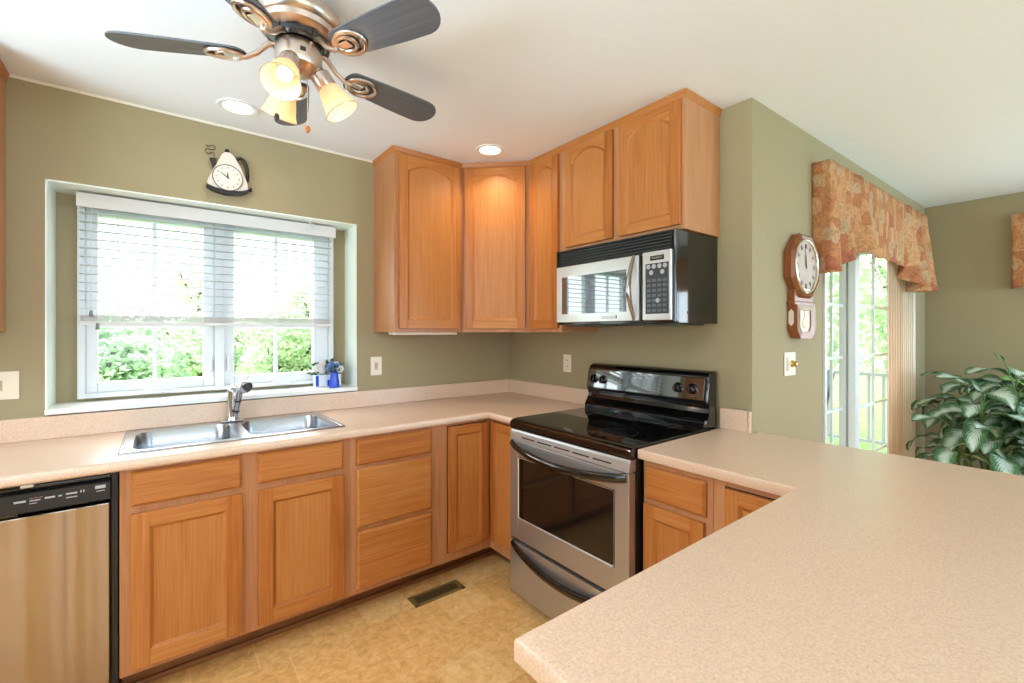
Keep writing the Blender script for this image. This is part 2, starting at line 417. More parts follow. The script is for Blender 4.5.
# ------------------------------------------------------------------ mesh helpers
class MB:
    def __init__(self):
        self.bm = bmesh.new()
        self.uv = None
        self.flat_faces = False
    def _xf(self, verts, xf):
        if xf is not None:
            bmesh.ops.transform(self.bm, matrix=xf, verts=verts)
    def box(self, x0, x1, y0, y1, z0, z1, bev=0.0, seg=2, xf=None):
        if x1 < x0: x0, x1 = x1, x0
        if y1 < y0: y0, y1 = y1, y0
        if z1 < z0: z0, z1 = z1, z0
        t = bmesh.new()
        v = [t.verts.new((x, y, z)) for x in (x0, x1) for y in (y0, y1) for z in (z0, z1)]
        for f in ((0, 1, 3, 2), (4, 6, 7, 5), (0, 4, 5, 1), (2, 3, 7, 6), (0, 2, 6, 4), (1, 5, 7, 3)):
            t.faces.new([v[i] for i in f])
        if bev:
            self.flat_faces = True
            bev = min(bev, (x1 - x0) * .49, (y1 - y0) * .49, (z1 - z0) * .49)
            bmesh.ops.bevel(t, geom=t.edges[:], offset=bev, segments=seg, affect='EDGES', profile=0.5)
        self._merge(t, xf); return self
    def _merge(self, t, xf=None):
        bmesh.ops.recalc_face_normals(t, faces=t.faces[:])
        if xf is not None:
            bmesh.ops.transform(t, matrix=xf, verts=t.verts[:])
        mp = {v: self.bm.verts.new(v.co) for v in t.verts}
        for f in t.faces:
            try: self.bm.faces.new([mp[v] for v in f.verts])
            except ValueError: pass
        t.free()
    def prism(self, pts, axis, a0, a1, bev=0.0, seg=2, xf=None):
        """pts: 2-D polygon; axis x -> (y,z), y -> (x,z), z -> (x,y)"""
        t = bmesh.new()
        def P(p, a):
            return {'x': (a, p[0], p[1]), 'y': (p[0], a, p[1]), 'z': (p[0], p[1], a)}[axis]
        A = [t.verts.new(P(p, a0)) for p in pts]; B = [t.verts.new(P(p, a1)) for p in pts]
        n = len(pts)
        fa = t.faces.new(A); fb = t.faces.new(B[::-1])
        for i in range(n):
            t.faces.new([A[i], A[(i + 1) % n], B[(i + 1) % n], B[i]])
        if bev:
            self.flat_faces = True
            ed = [e for e in t.edges if (e.verts[0] in A and e.verts[1] in A) or (e.verts[0] in B and e.verts[1] in B)]
            bmesh.ops.bevel(t, geom=ed, offset=bev, segments=seg, affect='EDGES', profile=0.5)
        self._merge(t, xf); return self
    def lathe(self, prof, c=(0, 0, 0), n=32, axis='z', xf=None, cap=True):
        t = bmesh.new()
        rings = []
        for r, h in prof:
            if r < 1e-6:
                rings.append([t.verts.new((0, 0, h))])
            else:
                rings.append([t.verts.new((r * math.cos(2 * PI * i / n), r * math.sin(2 * PI * i / n), h)) for i in range(n)])
        for a, b in zip(rings, rings[1:]):
            for i in range(n):
                j = (i + 1) % n
                q = [a[i % len(a)], a[j % len(a)], b[j % len(b)], b[i % len(b)]]
                q2 = []
                for v in q:
                    if v not in q2: q2.append(v)
                if len(q2) > 2:
                    t.faces.new(q2)
        if cap:
            for rg in (rings[0], rings[-1]):
                if len(rg) > 2: t.faces.new(rg)
        m = Matrix.Translation(c)
        if axis == 'x': m = m @ Matrix.Rotation(PI / 2, 4, 'Y')
        if axis == 'y': m = m @ Matrix.Rotation(PI / 2, 4, 'X')   # +h -> -y
        self._merge(t, (xf @ m) if xf is not None else m); return self
    def cyl(self, p0, p1, r0, r1=None, n=20):
        p0, p1 = Vector(p0), Vector(p1)
        d = p1 - p0
        q = d.to_track_quat('Z', 'Y').to_matrix().to_4x4()
        self.lathe([(r0, 0), (r0 if r1 is None else r1, d.length)], n=n, xf=Matrix.Translation(p0) @ q)
        return self
    def tube(self, pts, r, n=8, closed=False, flat=None):
        pts = [Vector(p) for p in pts]
        m = len(pts)
        t = bmesh.new(); rings = []
        up = None
        for i, p in enumerate(pts):
            a = pts[(i - 1) % m] if (closed or i > 0) else p
            b = pts[(i + 1) % m] if (closed or i < m - 1) else p
            d = (b - a).normalized()
            if up is None:
                up = Vector((0, 0, 1)) if abs(d.z) < .9 else Vector((1, 0, 0))
            s = d.cross(up).normalized(); up = s.cross(d).normalized()
            rr = r[i] if isinstance(r, (list, tuple)) else r
            fl = 1 if flat is None else flat
            rings.append([t.verts.new(p + s * rr * math.cos(2 * PI * k / n) + up * rr * fl * math.sin(2 * PI * k / n)) for k in range(n)])
        for i in range(m if closed else m - 1):
            a, b = rings[i], rings[(i + 1) % m]
            for k in range(n):
                t.faces.new([a[k], a[(k + 1) % n], b[(k + 1) % n], b[k]])
        if not closed:
            t.faces.new(rings[0]); t.faces.new(rings[-1][::-1])
        self._merge(t); return self
    def ball(self, c, r, sx=1, sy=1, sz=1, sub=2):
        t = bmesh.new()
        bmesh.ops.create_icosphere(t, subdivisions=sub, radius=r)
        self._merge(t, Matrix.Translation(c) @ Matrix.Diagonal((sx, sy, sz, 1))); return self
    def face(self, pts, uvs=None):
        vs_ = [self.bm.verts.new(p) for p in pts]
        f = self.bm.faces.new(vs_)
        if uvs is not None:
            if self.uv is None: self.uv = self.bm.loops.layers.uv.new('UVMap')
            for l, u in zip(f.loops, uvs): l[self.uv].uv = u
        return self
    def grid(self, P, U=None):
        if U is not None and self.uv is None: self.uv = self.bm.loops.layers.uv.new('UVMap')
        V = [[self.bm.verts.new(p) for p in row] for row in P]
        for i in range(len(P) - 1):
            for j in range(len(P[0]) - 1):
                f = self.bm.faces.new([V[i][j], V[i + 1][j], V[i + 1][j + 1], V[i][j + 1]])
                if U is not None:
                    for l, (a, b) in zip(f.loops, ((i, j), (i + 1, j), (i + 1, j + 1), (i, j + 1))):
                        l[self.uv].uv = U[a][b]
        return self
    def build(self, name, mat, parent=None, angle=38, loc=None, rz=None):
        me = bpy.data.meshes.new(name)
        self.bm.to_mesh(me); self.bm.free()
        me.materials.append(mat)
        for p in me.polygons: p.use_smooth = True
        try: me.set_sharp_from_angle(angle=R(angle))
        except Exception: pass
        o = bpy.data.objects.new(name, me)
        col.objects.link(o)
        if parent is not None: o.parent = parent
        if self.flat_faces:
            wn = o.modifiers.new('weighted_normal', 'WEIGHTED_NORMAL'); wn.keep_sharp = True; wn.weight = 100
        if loc is not None: o.location = loc
        if rz is not None: o.rotation_euler = (0, 0, rz)
        return o

def tag(o, label, cat, group=None):
    o['label'] = label; o['category'] = cat
    if group: o['group'] = group
    return o
def thing(name, label, cat, loc=(0, 0, 0), rz=0, group=None):
    o = bpy.data.objects.new(name, None); col.objects.link(o)
    o.empty_display_size = 0.05
    o.location = loc; o.rotation_euler = (0, 0, rz)
    return tag(o, label, cat, group)
def struct(o):
    o['kind'] = 'structure'; return o
def sweep(mb, path, prof, closed=False):
    """mitred sweep of profile [(inset to the left of travel, z)] along a 2-D path"""
    n = len(path); rings = []
    for i, p in enumerate(path):
        p = Vector(p)
        a = Vector(path[i - 1]) if (closed or i > 0) else None
        b = Vector(path[(i + 1) % n]) if (closed or i < n - 1) else None
        d1 = (p - a).normalized() if a is not None else None
        d2 = (b - p).normalized() if b is not None else None
        if d1 is None: d1 = d2
        if d2 is None: d2 = d1
        n1 = Vector((-d1.y, d1.x)); n2 = Vector((-d2.y, d2.x))
        mt = (n1 + n2).normalized(); mt = mt / max(0.3, mt.dot(n1))
        rings.append([mb.bm.verts.new((p.x + mt.x * o_, p.y + mt.y * o_, z)) for o_, z in prof])
    for i in range(n if closed else n - 1):
        A, B = rings[i], rings[(i + 1) % n]
        for k in range(len(prof) - 1):
            mb.bm.faces.new([A[k], B[k], B[k + 1], A[k + 1]])

CE = 2.437
DW_A = -R(1.4237)                       # the dining wall runs this much off the kitchen axis
def dwall(s, off=0.0, z=0.0):           # point on the dining wall: along, off the wall (room side negative), height
    return Vector((s * math.cos(DW_A) - off * math.sin(DW_A), -1.807 + s * math.sin(DW_A) + off * math.cos(DW_A), z))
FW_O = dwall(3.059)                     # dining corner
FW_A = DW_A - PI / 2

# ------------------------------------------------------------------ the room
mb = MB(); mb.box(-4.4, 3.3, -6.4, -1.62, -0.12, 0); mb.box(-4.4, 0.12, -1.62, 0.3, -0.12, 0)
struct(mb.build('floor', M['vinyl']))
mb = MB(); mb.box(-4.4, 3.3, -6.4, -1.66, CE, CE + 0.15); mb.box(-4.4, 0.12, -1.66, 0.3, CE, CE + 0.15)
struct(mb.build('ceiling', M['ceiling']))
OX0, OX1, OZ0, OZ1 = -2.508, -1.176, 1.012, 2.027      # niche opening
WX0, WX1, WZ0, WZ1 = -2.427, -1.263, 1.055, 2.02       # window in the niche back
mb = MB()
mb.box(-4.4, OX0, 0, 0.26, 0, CE); mb.box(OX1, 0.12, 0, 0.26, 0, CE)
mb.box(OX0, OX1, 0, 0.26, 0, OZ0); mb.box(OX0, OX1, 0, 0.26, OZ1, CE)
mb.box(OX0, WX0, 0.205, 0.26, OZ0, OZ1); mb.box(WX1, OX1, 0.205, 0.26, OZ0, OZ1); mb.box(WX0, WX1, 0.205, 0.26, WZ1, OZ1)
mb.box(WX0, WX1, 0.205, 0.26, OZ0, WZ0)
struct(mb.build('wall_back', M['olive']))
mb = MB(); mb.box(0, 0.12, -1.8072, 0, 0, CE)
struct(mb.build('wall_right', M['olive']))
D0, D1, DZ = 0.82, 2.66, 2.10
mb = MB(); mb.box(0.012, D0, 0, 0.14, 0, CE); mb.box(D1, 3.2, 0, 0.14, 0, CE); mb.box(D0, D1, 0, 0.14, DZ, CE)
struct(mb.build('wall_dining', M['olive'], loc=dwall(0), rz=DW_A))
mb = MB(); mb.box(0, 0.80, 0, 0.14, 0, CE); mb.box(2.35, 4.6, 0, 0.14, 0, CE); mb.box(0.80, 2.35, 0, 0.14, 0, 0.85); mb.box(0.8, 2.35, 0, 0.14, 2.1, CE)
struct(mb.build('wall_far', M['olive'], loc=FW_O, rz=FW_A))
mb = MB(); mb.box(-4.4, -4.25, -6.4, -3.3, 0, CE); mb.box(-4.4, -4.25, -1.0, 0, 0, CE); mb.box(-4.4, -4.25, -3.3, -1.0, 0, 0.95); mb.box(-4.4, -4.25, -3.3, -1.0, 2.25, CE)
struct(mb.build('wall_left', M['olive']))
mb = MB(); mb.box(-4.4, -3.35, -6.4, -6.25, 0, CE); mb.box(-0.45, 0.95, -6.4, -6.25, 0, CE); mb.box(2.85, 3.3, -6.4, -6.25, 0, CE); mb.box(-3.35, -0.45, -6.4, -6.25, 0, 0.78); mb.box(-3.35, -0.45, -6.4, -6.25, 2.22, CE); mb.box(0.95, 2.85, -6.4, -6.25, 0, 0.68); mb.box(0.95, 2.85, -6.4, -6.25, 2.12, CE)
struct(mb.build('wall_front', M['olive']))
# ceiling-edge trim strip; its pale cream carries the blown light on it
mb = MB(); mb.box(-2.62, -1.07, -0.004, 0.0, CE - 0.011, CE)
struct(mb.build('trim_1', plain('cream_edge_blown_light', (232, 220, 206), 0.7, noise_amt=0.02)))
# white lining of the window niche and its sill
mb = MB()
t = 0.006
mb.box(OX0, OX0 + t, -0.003, 0.205, OZ0, OZ1); mb.box(OX1 - t, OX1, -0.003, 0.205, OZ0, OZ1); mb.box(OX0, OX1, -0.003, 0.205, OZ1 - t, OZ1)
struct(mb.build('trim_2', M['mint']))
mb = MB(); mb.box(OX0, OX1, -0.022, 0.205, OZ0 + 0.004, OZ0 + 0.028, 0.004)
struct(mb.build('trim_3', M['white']))
# baseboards of the dining room
mb = MB(); mb.box(0.02, D0 - 0.07, -0.014, 0, 0, 0.09, 0.004); mb.box(D1 + 0.07, 3.05, -0.014, 0, 0, 0.09, 0.004)
struct(mb.build('baseboard_dining', M['white'], loc=dwall(0), rz=DW_A))
mb = MB(); mb.box(0.02, 4.3, -0.014, 0, 0, 0.09, 0.004)
struct(mb.build('baseboard_far', M['white'], loc=FW_O, rz=FW_A))

# window over the sink: two casements
win = bpy.data.objects.new('window_1', None); col.objects.link(win); struct(win)
mb = MB()
f = 0.028
mb.box(WX0 + 0.002, WX1 - 0.002, 0.167, 0.248, WZ0 + 0.001, WZ0 + 0.024, 0.003); mb.box(WX0 + 0.002, WX1 - 0.002, 0.167, 0.248, WZ1 - 0.03, WZ1 - 0.001, 0.003)
mb.box(WX0, WX0 + f, 0.165, 0.25, WZ0, WZ1, 0.004); mb.box(WX1 - f, WX1, 0.165, 0.25, WZ0, WZ1, 0.004)
mb.box(-1.888, -1.842, 0.165, 0.25, WZ0, WZ1, 0.004)
mb.build('window_frame', M['vinyl_white'], win)
def casement(x0, x1, g0, g1, mx, hx):
    mb = MB()
    mb.box(x0, g0, 0.185, 0.235, WZ0 + 0.024, WZ1 - 0.03, 0.004); mb.box(g1, x1, 0.185, 0.235, WZ0 + 0.024, WZ1 - 0.03, 0.004)
    mb.box(g0, g1, 0.185, 0.235, WZ0 + 0.024, 1.128, 0.004); mb.box(g0, g1, 0.185, 0.235, WZ1 - 0.09, WZ1 - 0.03, 0.004)
    s = mb.build('sash', M['vinyl_white'], win)
    mb = MB(); mb.box(g0, g1, 0.208, 0.212, 1.128, WZ1 - 0.09)
    mb.build('pane', M['glass'], s)
    mb = MB(); mb.box(mx - 0.009, mx + 0.009, 0.2, 0.22, 1.128, WZ1 - 0.09)
    mb.box(g0, g1, 0.2015, 0.2185, 1.392, 1.408)
    mb.build('muntin', M['vinyl_white'], s)
    mb = MB()   # folding crank at the bottom and the latch on the stile
    c = (x0 + x1) / 2
    mb.box(c - 0.06, c + 0.07, 0.148, 0.176, WZ0 + 0.006, WZ0 + 0.022, 0.006)
    mb.tube([(c - 0.04, 0.155, WZ0 + 0.024), (c + 0.02, 0.15, WZ0 + 0.030), (c + 0.075, 0.152, WZ0 + 0.026)], 0.006)
    mb.build('crank', M['vinyl_white'], win)
    mb = MB(); mb.box(hx - 0.010, hx + 0.010, 0.166, 0.186, 1.155, 1.225, 0.004); mb.box(hx - 0.006, hx + 0.006, 0.154, 0.17, 1.16, 1.25, 0.004)
    mb.build('latch', M['vinyl_white'], win)
casement(-2.399, -1.888, -2.357, -1.937, -2.142, -1.905)
casement(-1.842, -1.291, -1.794, -1.376, -1.582, -1.822)

# blind
bl = thing('venetian_blind', 'white wooden slat blind half lowered over the sink window', 'blind', (-1.85, 0.13, 1.98))
def loc_of(o, x, y, z): return (x - o.location.x, y - o.location.y, z - o.location.z)
BX0, BX1 = -2.415, -1.29
def b2(mb, o, x0, x1, y0, y1, z0, z1, bev=0.0):
    a = loc_of(o, x0, y0, z0); b = loc_of(o, x1, y1, z1)
    return mb.box(a[0], b[0], a[1], b[1], a[2], b[2], bev)
mb = MB(); b2(mb, bl, -2.423, -1.272, 0.088, 0.10, 1.946, 2.012, 0.004); b2(mb, bl, -2.420, -1.275, 0.10, 0.16, 1.965, 2.01, 0.003)
mb.build('headrail', M['head'], bl)
mb = MB()
z = 1.925
while z > 1.455:
    b2(mb, bl, BX0, BX1, 0.105, 0.155, z, z + 0.0028, 0.001)
    z -= 0.0405
mb.build('slats', M['blind'], bl)
mb = MB(); b2(mb, bl, BX0, BX1, 0.102, 0.158, 1.402, 1.422, 0.005)
for k in range(6): b2(mb, bl, BX0, BX1, 0.105, 0.155, 1.425 + k * 0.0045, 1.4278 + k * 0.0045, 0.001)
mb.build('bottom_rail', M['head'], bl)
for x in (-2.28, -1.85, -1.43):
    for y in (0.104, 0.156):
        mb = MB(); mb.tube([loc_of(bl, x, y, 1.95), loc_of(bl, x, y, 1.40)], 0.0011, 5); mb.build('ladder_cord', M['head'], bl)
for x, zz in ((-2.372, 1.46), (-2.35, 1.40)):
    mb = MB(); mb.tube([loc_of(bl, x, 0.096, 1.95), loc_of(bl, x, 0.096, zz)], 0.0016, 5); pcd = mb.build('pull_cord', M['head'], bl)
    mb = MB(); mb.cyl(loc_of(bl, x, 0.096, zz + 0.012), loc_of(bl, x, 0.096, zz - 0.018), 0.005, 0.008); mb.build('tassel', M['lcd'], pcd)
hk = MB()
pts = [(-1.43 + 0.020 * math.cos(a), 0.070, 1.994 + 0.020 * math.sin(a)) for a in [R(-150 + 20 * i) for i in range(13)]]
hk.tube([(-1.43, 0.070, 2.022), (-1.425, 0.070, 2.016)] + pts[::-1], 0.0035)
hk.cyl((-1.43, 0.070, 2.0205), (-1.43, 0.070, 2.012), 0.006)
tag(hk.build('ceiling_hook', M['vinyl_white']), 'small white hook in the top of the window niche, right end', 'hook')

# patio door in the dining wall
dr = bpy.data.objects.new('door_1', None); col.objects.link(dr); struct(dr)
dr.location = dwall(0); dr.rotation_euler = (0, 0, DW_A)
mb = MB()
mb.box(D0, D0 + 0.03, -0.012, 0.14, 0, DZ, 0.003); mb.box(D1 - 0.03, D1, -0.012, 0.14, 0, DZ, 0.003); mb.box(D0, D1, -0.012, 0.14, DZ - 0.03, DZ, 0.003); mb.box(D0, D1, 0, 0.14, 0, 0.03)
mb.build('door_frame', M['vinyl_white'], dr)
def door_leaf(s0, s1, y0, y1):
    mb = MB(); st = 0.075
    mb.box(s0, s0 + st, y0, y1, 0.03, DZ - 0.03, 0.004); mb.box(s1 - st, s1, y0, y1, 0.03, DZ - 0.03, 0.004)
    mb.box(s0 + st, s1 - st, y0, y1, 0.03, 0.13, 0.004); mb.box(s0 + st, s1 - st, y0, y1, DZ - 0.12, DZ - 0.03, 0.004)
    p = mb.build('sliding_panel', M['vinyl_white'], dr)
    ym = (y0 + y1) / 2
    mb = MB(); mb.box(s0 + st, s1 - st, ym - 0.003, ym + 0.003, 0.13, DZ - 0.12); mb.build('pane', M['glass'], p)
    mb = MB()
    for k in (1, 2):
        x = s0 + st + (s1 - s0 - 2 * st) * k / 3; mb.box(x - 0.008, x + 0.008, ym - 0.008, ym + 0.008, 0.13, DZ - 0.12)
    for zz in (0.53, 0.87, 1.205, 1.545):
        mb.box(s0 + st, s1 - st, ym - 0.0065, ym + 0.0065, zz - 0.009, zz + 0.009)
    mb.build('muntin', M['vinyl_white'], p)
door_leaf(D0 + 0.03 - 0.06, 1.50, 0.075, 0.115)
door_leaf(1.42, 2.62, 0.02, 0.06)

# far-wall window, plus three unseen windows added to go with the fill lamps
def plain_window(name, x0, x1, z0, z1, loc, rz, n):
    w = bpy.data.objects.new(name, None); col.objects.link(w); struct(w); w.location = loc; w.rotation_euler = (0, 0, rz)
    mb = MB(); e = 0.05
    mb.box(x0, x1, 0.03, 0.11, z0, z0 + e); mb.box(x0, x1, 0.03, 0.11, z1 - e, z1)
    for k in range(n + 1):
        x = x0 + (x1 - x0 - e) * k / n; mb.box(x, x + e, 0.03, 0.11, z0, z1)
    mb.build('window_frame', M['vinyl_white'], w)
    mb = MB(); mb.box(x0 + e, x1 - e, 0.06, 0.066, z0 + e, z1 - e); mb.build('pane', M['glass'], w)
plain_window('window_2', 0.80, 2.35, 0.85, 2.1, FW_O, FW_A, 2)
plain_window('added_window_3', 0.45, 3.35, 0.78, 2.22, (0, -6.25, 0), PI, 2)
plain_window('added_window_4', -2.85, -0.95, 0.68, 2.12, (0, -6.25, 0), PI, 2)
plain_window('added_window_5', -3.3, -1.0, 0.95, 2.25, (-4.25, 0, 0), PI / 2, 2)

# ------------------------------------------------------------------ cabinets
def arch_pts(x0, x1, zs, rise, n=14):
    w = x1 - x0; out = []
    for i in range(n + 1):
        u = i / n
        out.append((x0 + w * u, zs + rise * math.sin(PI * u) ** 0.8 if 0 < u < 1 else zs))
    return out
def make_door(parent, x0, x1, z0, z1, yf, arched=False, st=0.056, name='door'):
    """front at local y = yf (toward -y), 19 mm thick"""
    yb = yf + 0.019
    ix0, ix1, iz0 = x0 + st, x1 - st, z0 + st
    iz1 = z1 - st
    if arched:
        rise = min(0.055, (ix1 - ix0) * 0.24)
        ap = arch_pts(ix0, ix1, iz1 - rise * 0.75, rise)
        bead = [(ix0, iz0), (ix1, iz0)] + [(p[0], p[1]) for p in ap[::-1]]
    else:
        ap = None
        bead = [(ix0, iz0), (ix1, iz0), (ix1, iz1), (ix0, iz1)]
    mb = MB(); mb.box(ix0 - 0.004, ix1 + 0.004, yf + 0.009, yb - 0.001, iz0 - 0.004, (iz1 + 0.03) if arched else iz1 + 0.004)
    o = mb.build(name, M['oak_pan'], parent)
    for sx in (x0, x1 - st):
        mb = MB(); mb.box(sx, sx + st, yf, yb, z0, z1, 0.003); mb.build('door_stile', M['oak_v'], o)
    mb = MB()
    mb.box(ix0 - 0.001, ix1 + 0.001, yf + 0.0004, yb, z0, iz0, 0.003)
    mb.build('door_rail', M['oak_h'], o)
    mb = MB()
    if arched:
        mb.prism([(ix0 - 0.001, z1)] + [(ix0 - 0.001, ap[0][1])] + ap[1:-1] + [(ix1 + 0.001, ap[-1][1]), (ix1 + 0.001, z1)], 'y', yf + 0.0004, yb, 0.0025)
    else:
        mb.box(ix0 - 0.001, ix1 + 0.001, yf + 0.0004, yb, iz1, z1, 0.003)
    mb.build('door_rail', M['oak_h'], o)
    mb = MB()
    pts = [(p[0], yf + 0.0065, p[1]) for p in bead]
    # sloped moulding strip round the opening
    n = len(bead); cx = (ix0 + ix1) / 2; cz = (iz0 + iz1) / 2
    inn = []
    for i in range(n):
        a, p, b = Vector(bead[i - 1]), Vector(bead[i]), Vector(bead[(i + 1) % n])
        d1 = (p - a).normalized(); d2 = (b - p).normalized()
        n1 = Vector((-d1.y, d1.x)); n2 = Vector((-d2.y, d2.x)); mt = (n1 + n2).normalized(); mt /= max(.4, mt.dot(n1))
        inn.append(p + mt * 0.011)
    for i in range(n):
        j = (i + 1) % n
        A, B, C, D = bead[i], bead[j], inn[j], inn[i]
        mb.face([(A[0], yf + 0.0015, A[1]), (B[0], yf + 0.0015, B[1]), (C[0], yf + 0.0088, C[1]), (D[0], yf + 0.0088, D[1])])
    mb.build('door_bead', M['oak_v'], o, angle=20)
    return o
def drawer_front(parent, x0, x1, z0, z1, yf):
    mb = MB()
    yb = yf + 0.019
    c = 0.010
    t = bmesh.new()
    O = [(x0, z0), (x1, z0), (x1, z1), (x0, z1)]
    I = [(x0 + c, z0 + c), (x1 - c, z0 + c), (x1 - c, z1 - c), (x0 + c, z1 - c)]
    vb = [t.verts.new((x, yb, z)) for x, z in O]; vo = [t.verts.new((x, yf + 0.008, z)) for x, z in O]; vi = [t.verts.new((x, yf, z)) for x, z in I]
    t.faces.new(vb); t.faces.new(vi)
    for i in range(4):
        j = (i + 1) % 4
        t.faces.new([vb[i], vb[j], vo[j], vo[i]]); t.faces.new([vo[i], vo[j], vi[j], vi[i]])
    mb._merge(t)
    return mb.build('drawer', M['oak_h'], parent, angle=20)

def base_body(root, w, depth=0.61, x0=0.0):
    mb = MB(); mb.box(x0, w, -depth, -0.02, 0.125, 0.874, 0.002)
    mb.build('carcass', M['oak_f'], root)
    mb = MB(); mb.box(x0, w, -depth + 0.135, -depth + 0.15, 0.0, 0.125)
    mb.box(x0, w, -depth + 0.118, -depth + 0.135, 0.0, 0.022, 0.006)
    mb.build('toe_kick', M['toe'], root)
F = -0.610; DF = F - 0.019

c = thing('base_cabinet', 'oak sink cabinet with two doors under two false drawer fronts', 'cabinet', (-2.235, 0, 0), 0, 'oak base cabinets along the window wall')
for nm, bx in (('side_panel', (0, 0.018, -0.592, -0.02, 0.125, 0.874)), ('side_panel', (0.802, 0.82, -0.592, -0.02, 0.125, 0.874)), ('bottom_panel', (0.018, 0.802, -0.592, -0.02, 0.125, 0.143)), ('face_frame', (0, 0.82, -0.61, -0.592, 0.125, 0.874))):
    mb = MB(); mb.box(*bx, 0.002); mb.build(nm, M['oak_f'], c)
mb = MB(); mb.box(0, 0.82, -0.475, -0.46, 0.0, 0.125); mb.box(0, 0.82, -0.492, -0.475, 0.0, 0.022, 0.006); mb.build('toe_kick', M['toe'], c)
drawer_front(c, 0.032, 0.378, 0.738, 0.864, DF); drawer_front(c, 0.437, 0.786, 0.738, 0.864, DF)
make_door(c, 0.030, 0.380, 0.148, 0.712, DF); make_door(c, 0.437, 0.789, 0.148, 0.712, DF)
c = thing('base_cabinet', 'oak base cabinet left of the dishwasher, under the end of the worktop', 'cabinet', (-3.392, 0, 0), 0, 'oak base cabinets along the window wall')
base_body(c, 0.545)
drawer_front(c, 0.03, 0.515, 0.738, 0.864, DF); make_door(c, 0.03, 0.515, 0.148, 0.712, DF)
c = thing('base_cabinet', 'oak base cabinet of three drawers, right of the sink cabinet', 'cabinet', (-1.415, 0, 0), 0, 'oak base cabinets along the window wall')
base_body(c, 0.47)
for z0, z1 in ((0.738, 0.862), (0.444, 0.720), (0.150, 0.424)):
    drawer_front(c, 0.027, 0.421, z0, z1, DF)
# corner cabinet with the folding door
c = thing('corner_base_cabinet', 'oak corner base cabinet with a two-leaf folding door, beside the stove', 'cabinet', (0, 0, 0))
mb = MB()
mb.prism([(-0.945, -0.02), (-0.945, -0.61), (-0.612, -0.61), (-0.612, -0.886), (-0.02, -0.886), (-0.02, -0.02)], 'z', 0.125, 0.874)
mb.build('carcass', M['oak_f'], c)
mb = MB(); mb.box(-0.945, -0.47, -0.475, -0.46, 0, 0.125); mb.box(-0.475, -0.46, -0.886, -0.46, 0, 0.125)
mb.box(-0.945, -0.475, -0.492, -0.475, 0, 0.022, 0.006); mb.box(-0.492, -0.475, -0.886, -0.475, 0, 0.022, 0.006)
mb.build('toe_kick', M['toe'], c)
mb = MB(); mb.box(-0.897, -0.636, -0.6125, -0.609, 0.173, 0.8605); mb.box(-0.6125, -0.609, -0.872, -0.636, 0.173, 0.8605)  # dark plates stand in for the shade round the folding door
mb.build('door_gap_shade', M['gap_shade'], c)
make_door(c, -0.893, -0.634, 0.178, 0.858, DF, st=0.048)
hd = bpy.data.objects.new('door_leaf', None); hd2 = None
bpy.data.objects.remove(hd)
lf = make_door(c, 0.640, 0.868, 0.178, 0.858, DF, st=0.042)
lf.rotation_euler = (0, 0, -PI / 2)
lf.location = (0, 0, 0)

# base cabinets between stove and peninsula
c = thing('base_cabinet', 'oak base cabinet with one drawer over one door, right of the stove', 'cabinet', (0, -1.664, 0), -PI / 2)
base_body(c, 0.285)
drawer_front(c, 0.014, 0.264, 0.722, 0.847, DF); make_door(c, 0.010, 0.258, 0.150, 0.702, DF, st=0.05)
c = thing('corner_base_cabinet', 'oak corner cabinet tucked behind the peninsula counter, only its upper door corner showing', 'cabinet', (0, -1.95, 0), -PI / 2)
base_body(c, 0.90)
mb = MB(); mb.box(0.041, 0.315, -0.6125, -0.609, 0.145, 0.849); mb.build('door_gap_shade', M['gap_shade'], c)  # dark plate for the shade round this door
make_door(c, 0.045, 0.318, 0.150, 0.846, DF, st=0.048)
c = thing('peninsula_cabinet', 'oak cabinet run that carries the peninsula counter', 'cabinet', (-0.66, -2.86, 0), PI)
mb = MB(); mb.box(0, 0.98, -0.595, 0.0, 0.125, 0.874, 0.002); mb.build('carcass', M['oak_f'], c)
mb = MB(); mb.box(0.03, 0.98, -0.46, -0.445, 0, 0.125); mb.build('toe_kick', M['toe'], c)
for x in (0.05, 0.51):
    make_door(c, x, x + 0.42, 0.15, 0.702, -0.614); drawer_front(c, x, x + 0.42, 0.722, 0.847, -0.614)

# upper cabinets
U0 = 1.37
def upper_body(root, w, z0=U0, depth=0.305, xa=0.0, crown_l=False, crown_r=False):
    mb = MB(); mb.box(xa, w, -depth, -0.002, z0, CE - 0.003, 0.002); mb.build('carcass', M['oak_f'], root)
    mb = MB()
    path = [(xa, -depth), (w, -depth)]
    if crown_l: path = [(xa, -0.002)] + path
    if crown_r: path = path + [(w, -0.002)]
    sweep(mb, path, [(0.0, CE - 0.034), (-0.004, CE - 0.030), (-0.006, CE - 0.018), (-0.011, CE - 0.008), (-0.012, CE - 0.002), (0.0, CE - 0.002)])
    mb.build('crown_moulding', M['oak_h'], root)
UD = -0.324
c = thing('wall_cabinet', 'oak wall cabinet with one arched door, right of the window', 'cabinet', (-1.066, 0, 0))
upper_body(c, 0.456, crown_l=True)
make_door(c, 0.026, 0.428, 1.392, 2.398, UD, True, 0.052)
c = thing('corner_wall_cabinet', 'diagonal oak corner wall cabinet with one arched door', 'cabinet', (-0.61, -0.305, 0), -PI / 4)
w = 0.305 * math.sqrt(2); k = 0.305 / math.sqrt(2)
mb = MB()
q = Matrix.Rotation(PI / 4, 2)
P5 = [(q @ (Vector(p) - Vector((-0.61, -0.305)))) for p in ((-0.609, -0.002), (-0.609, -0.304), (-0.304, -0.609), (-0.002, -0.609), (-0.002, -0.002))]
mb.prism([(p.x, p.y) for p in P5], 'z', U0, CE - 0.003); mb.build('carcass', M['oak_f'], c)
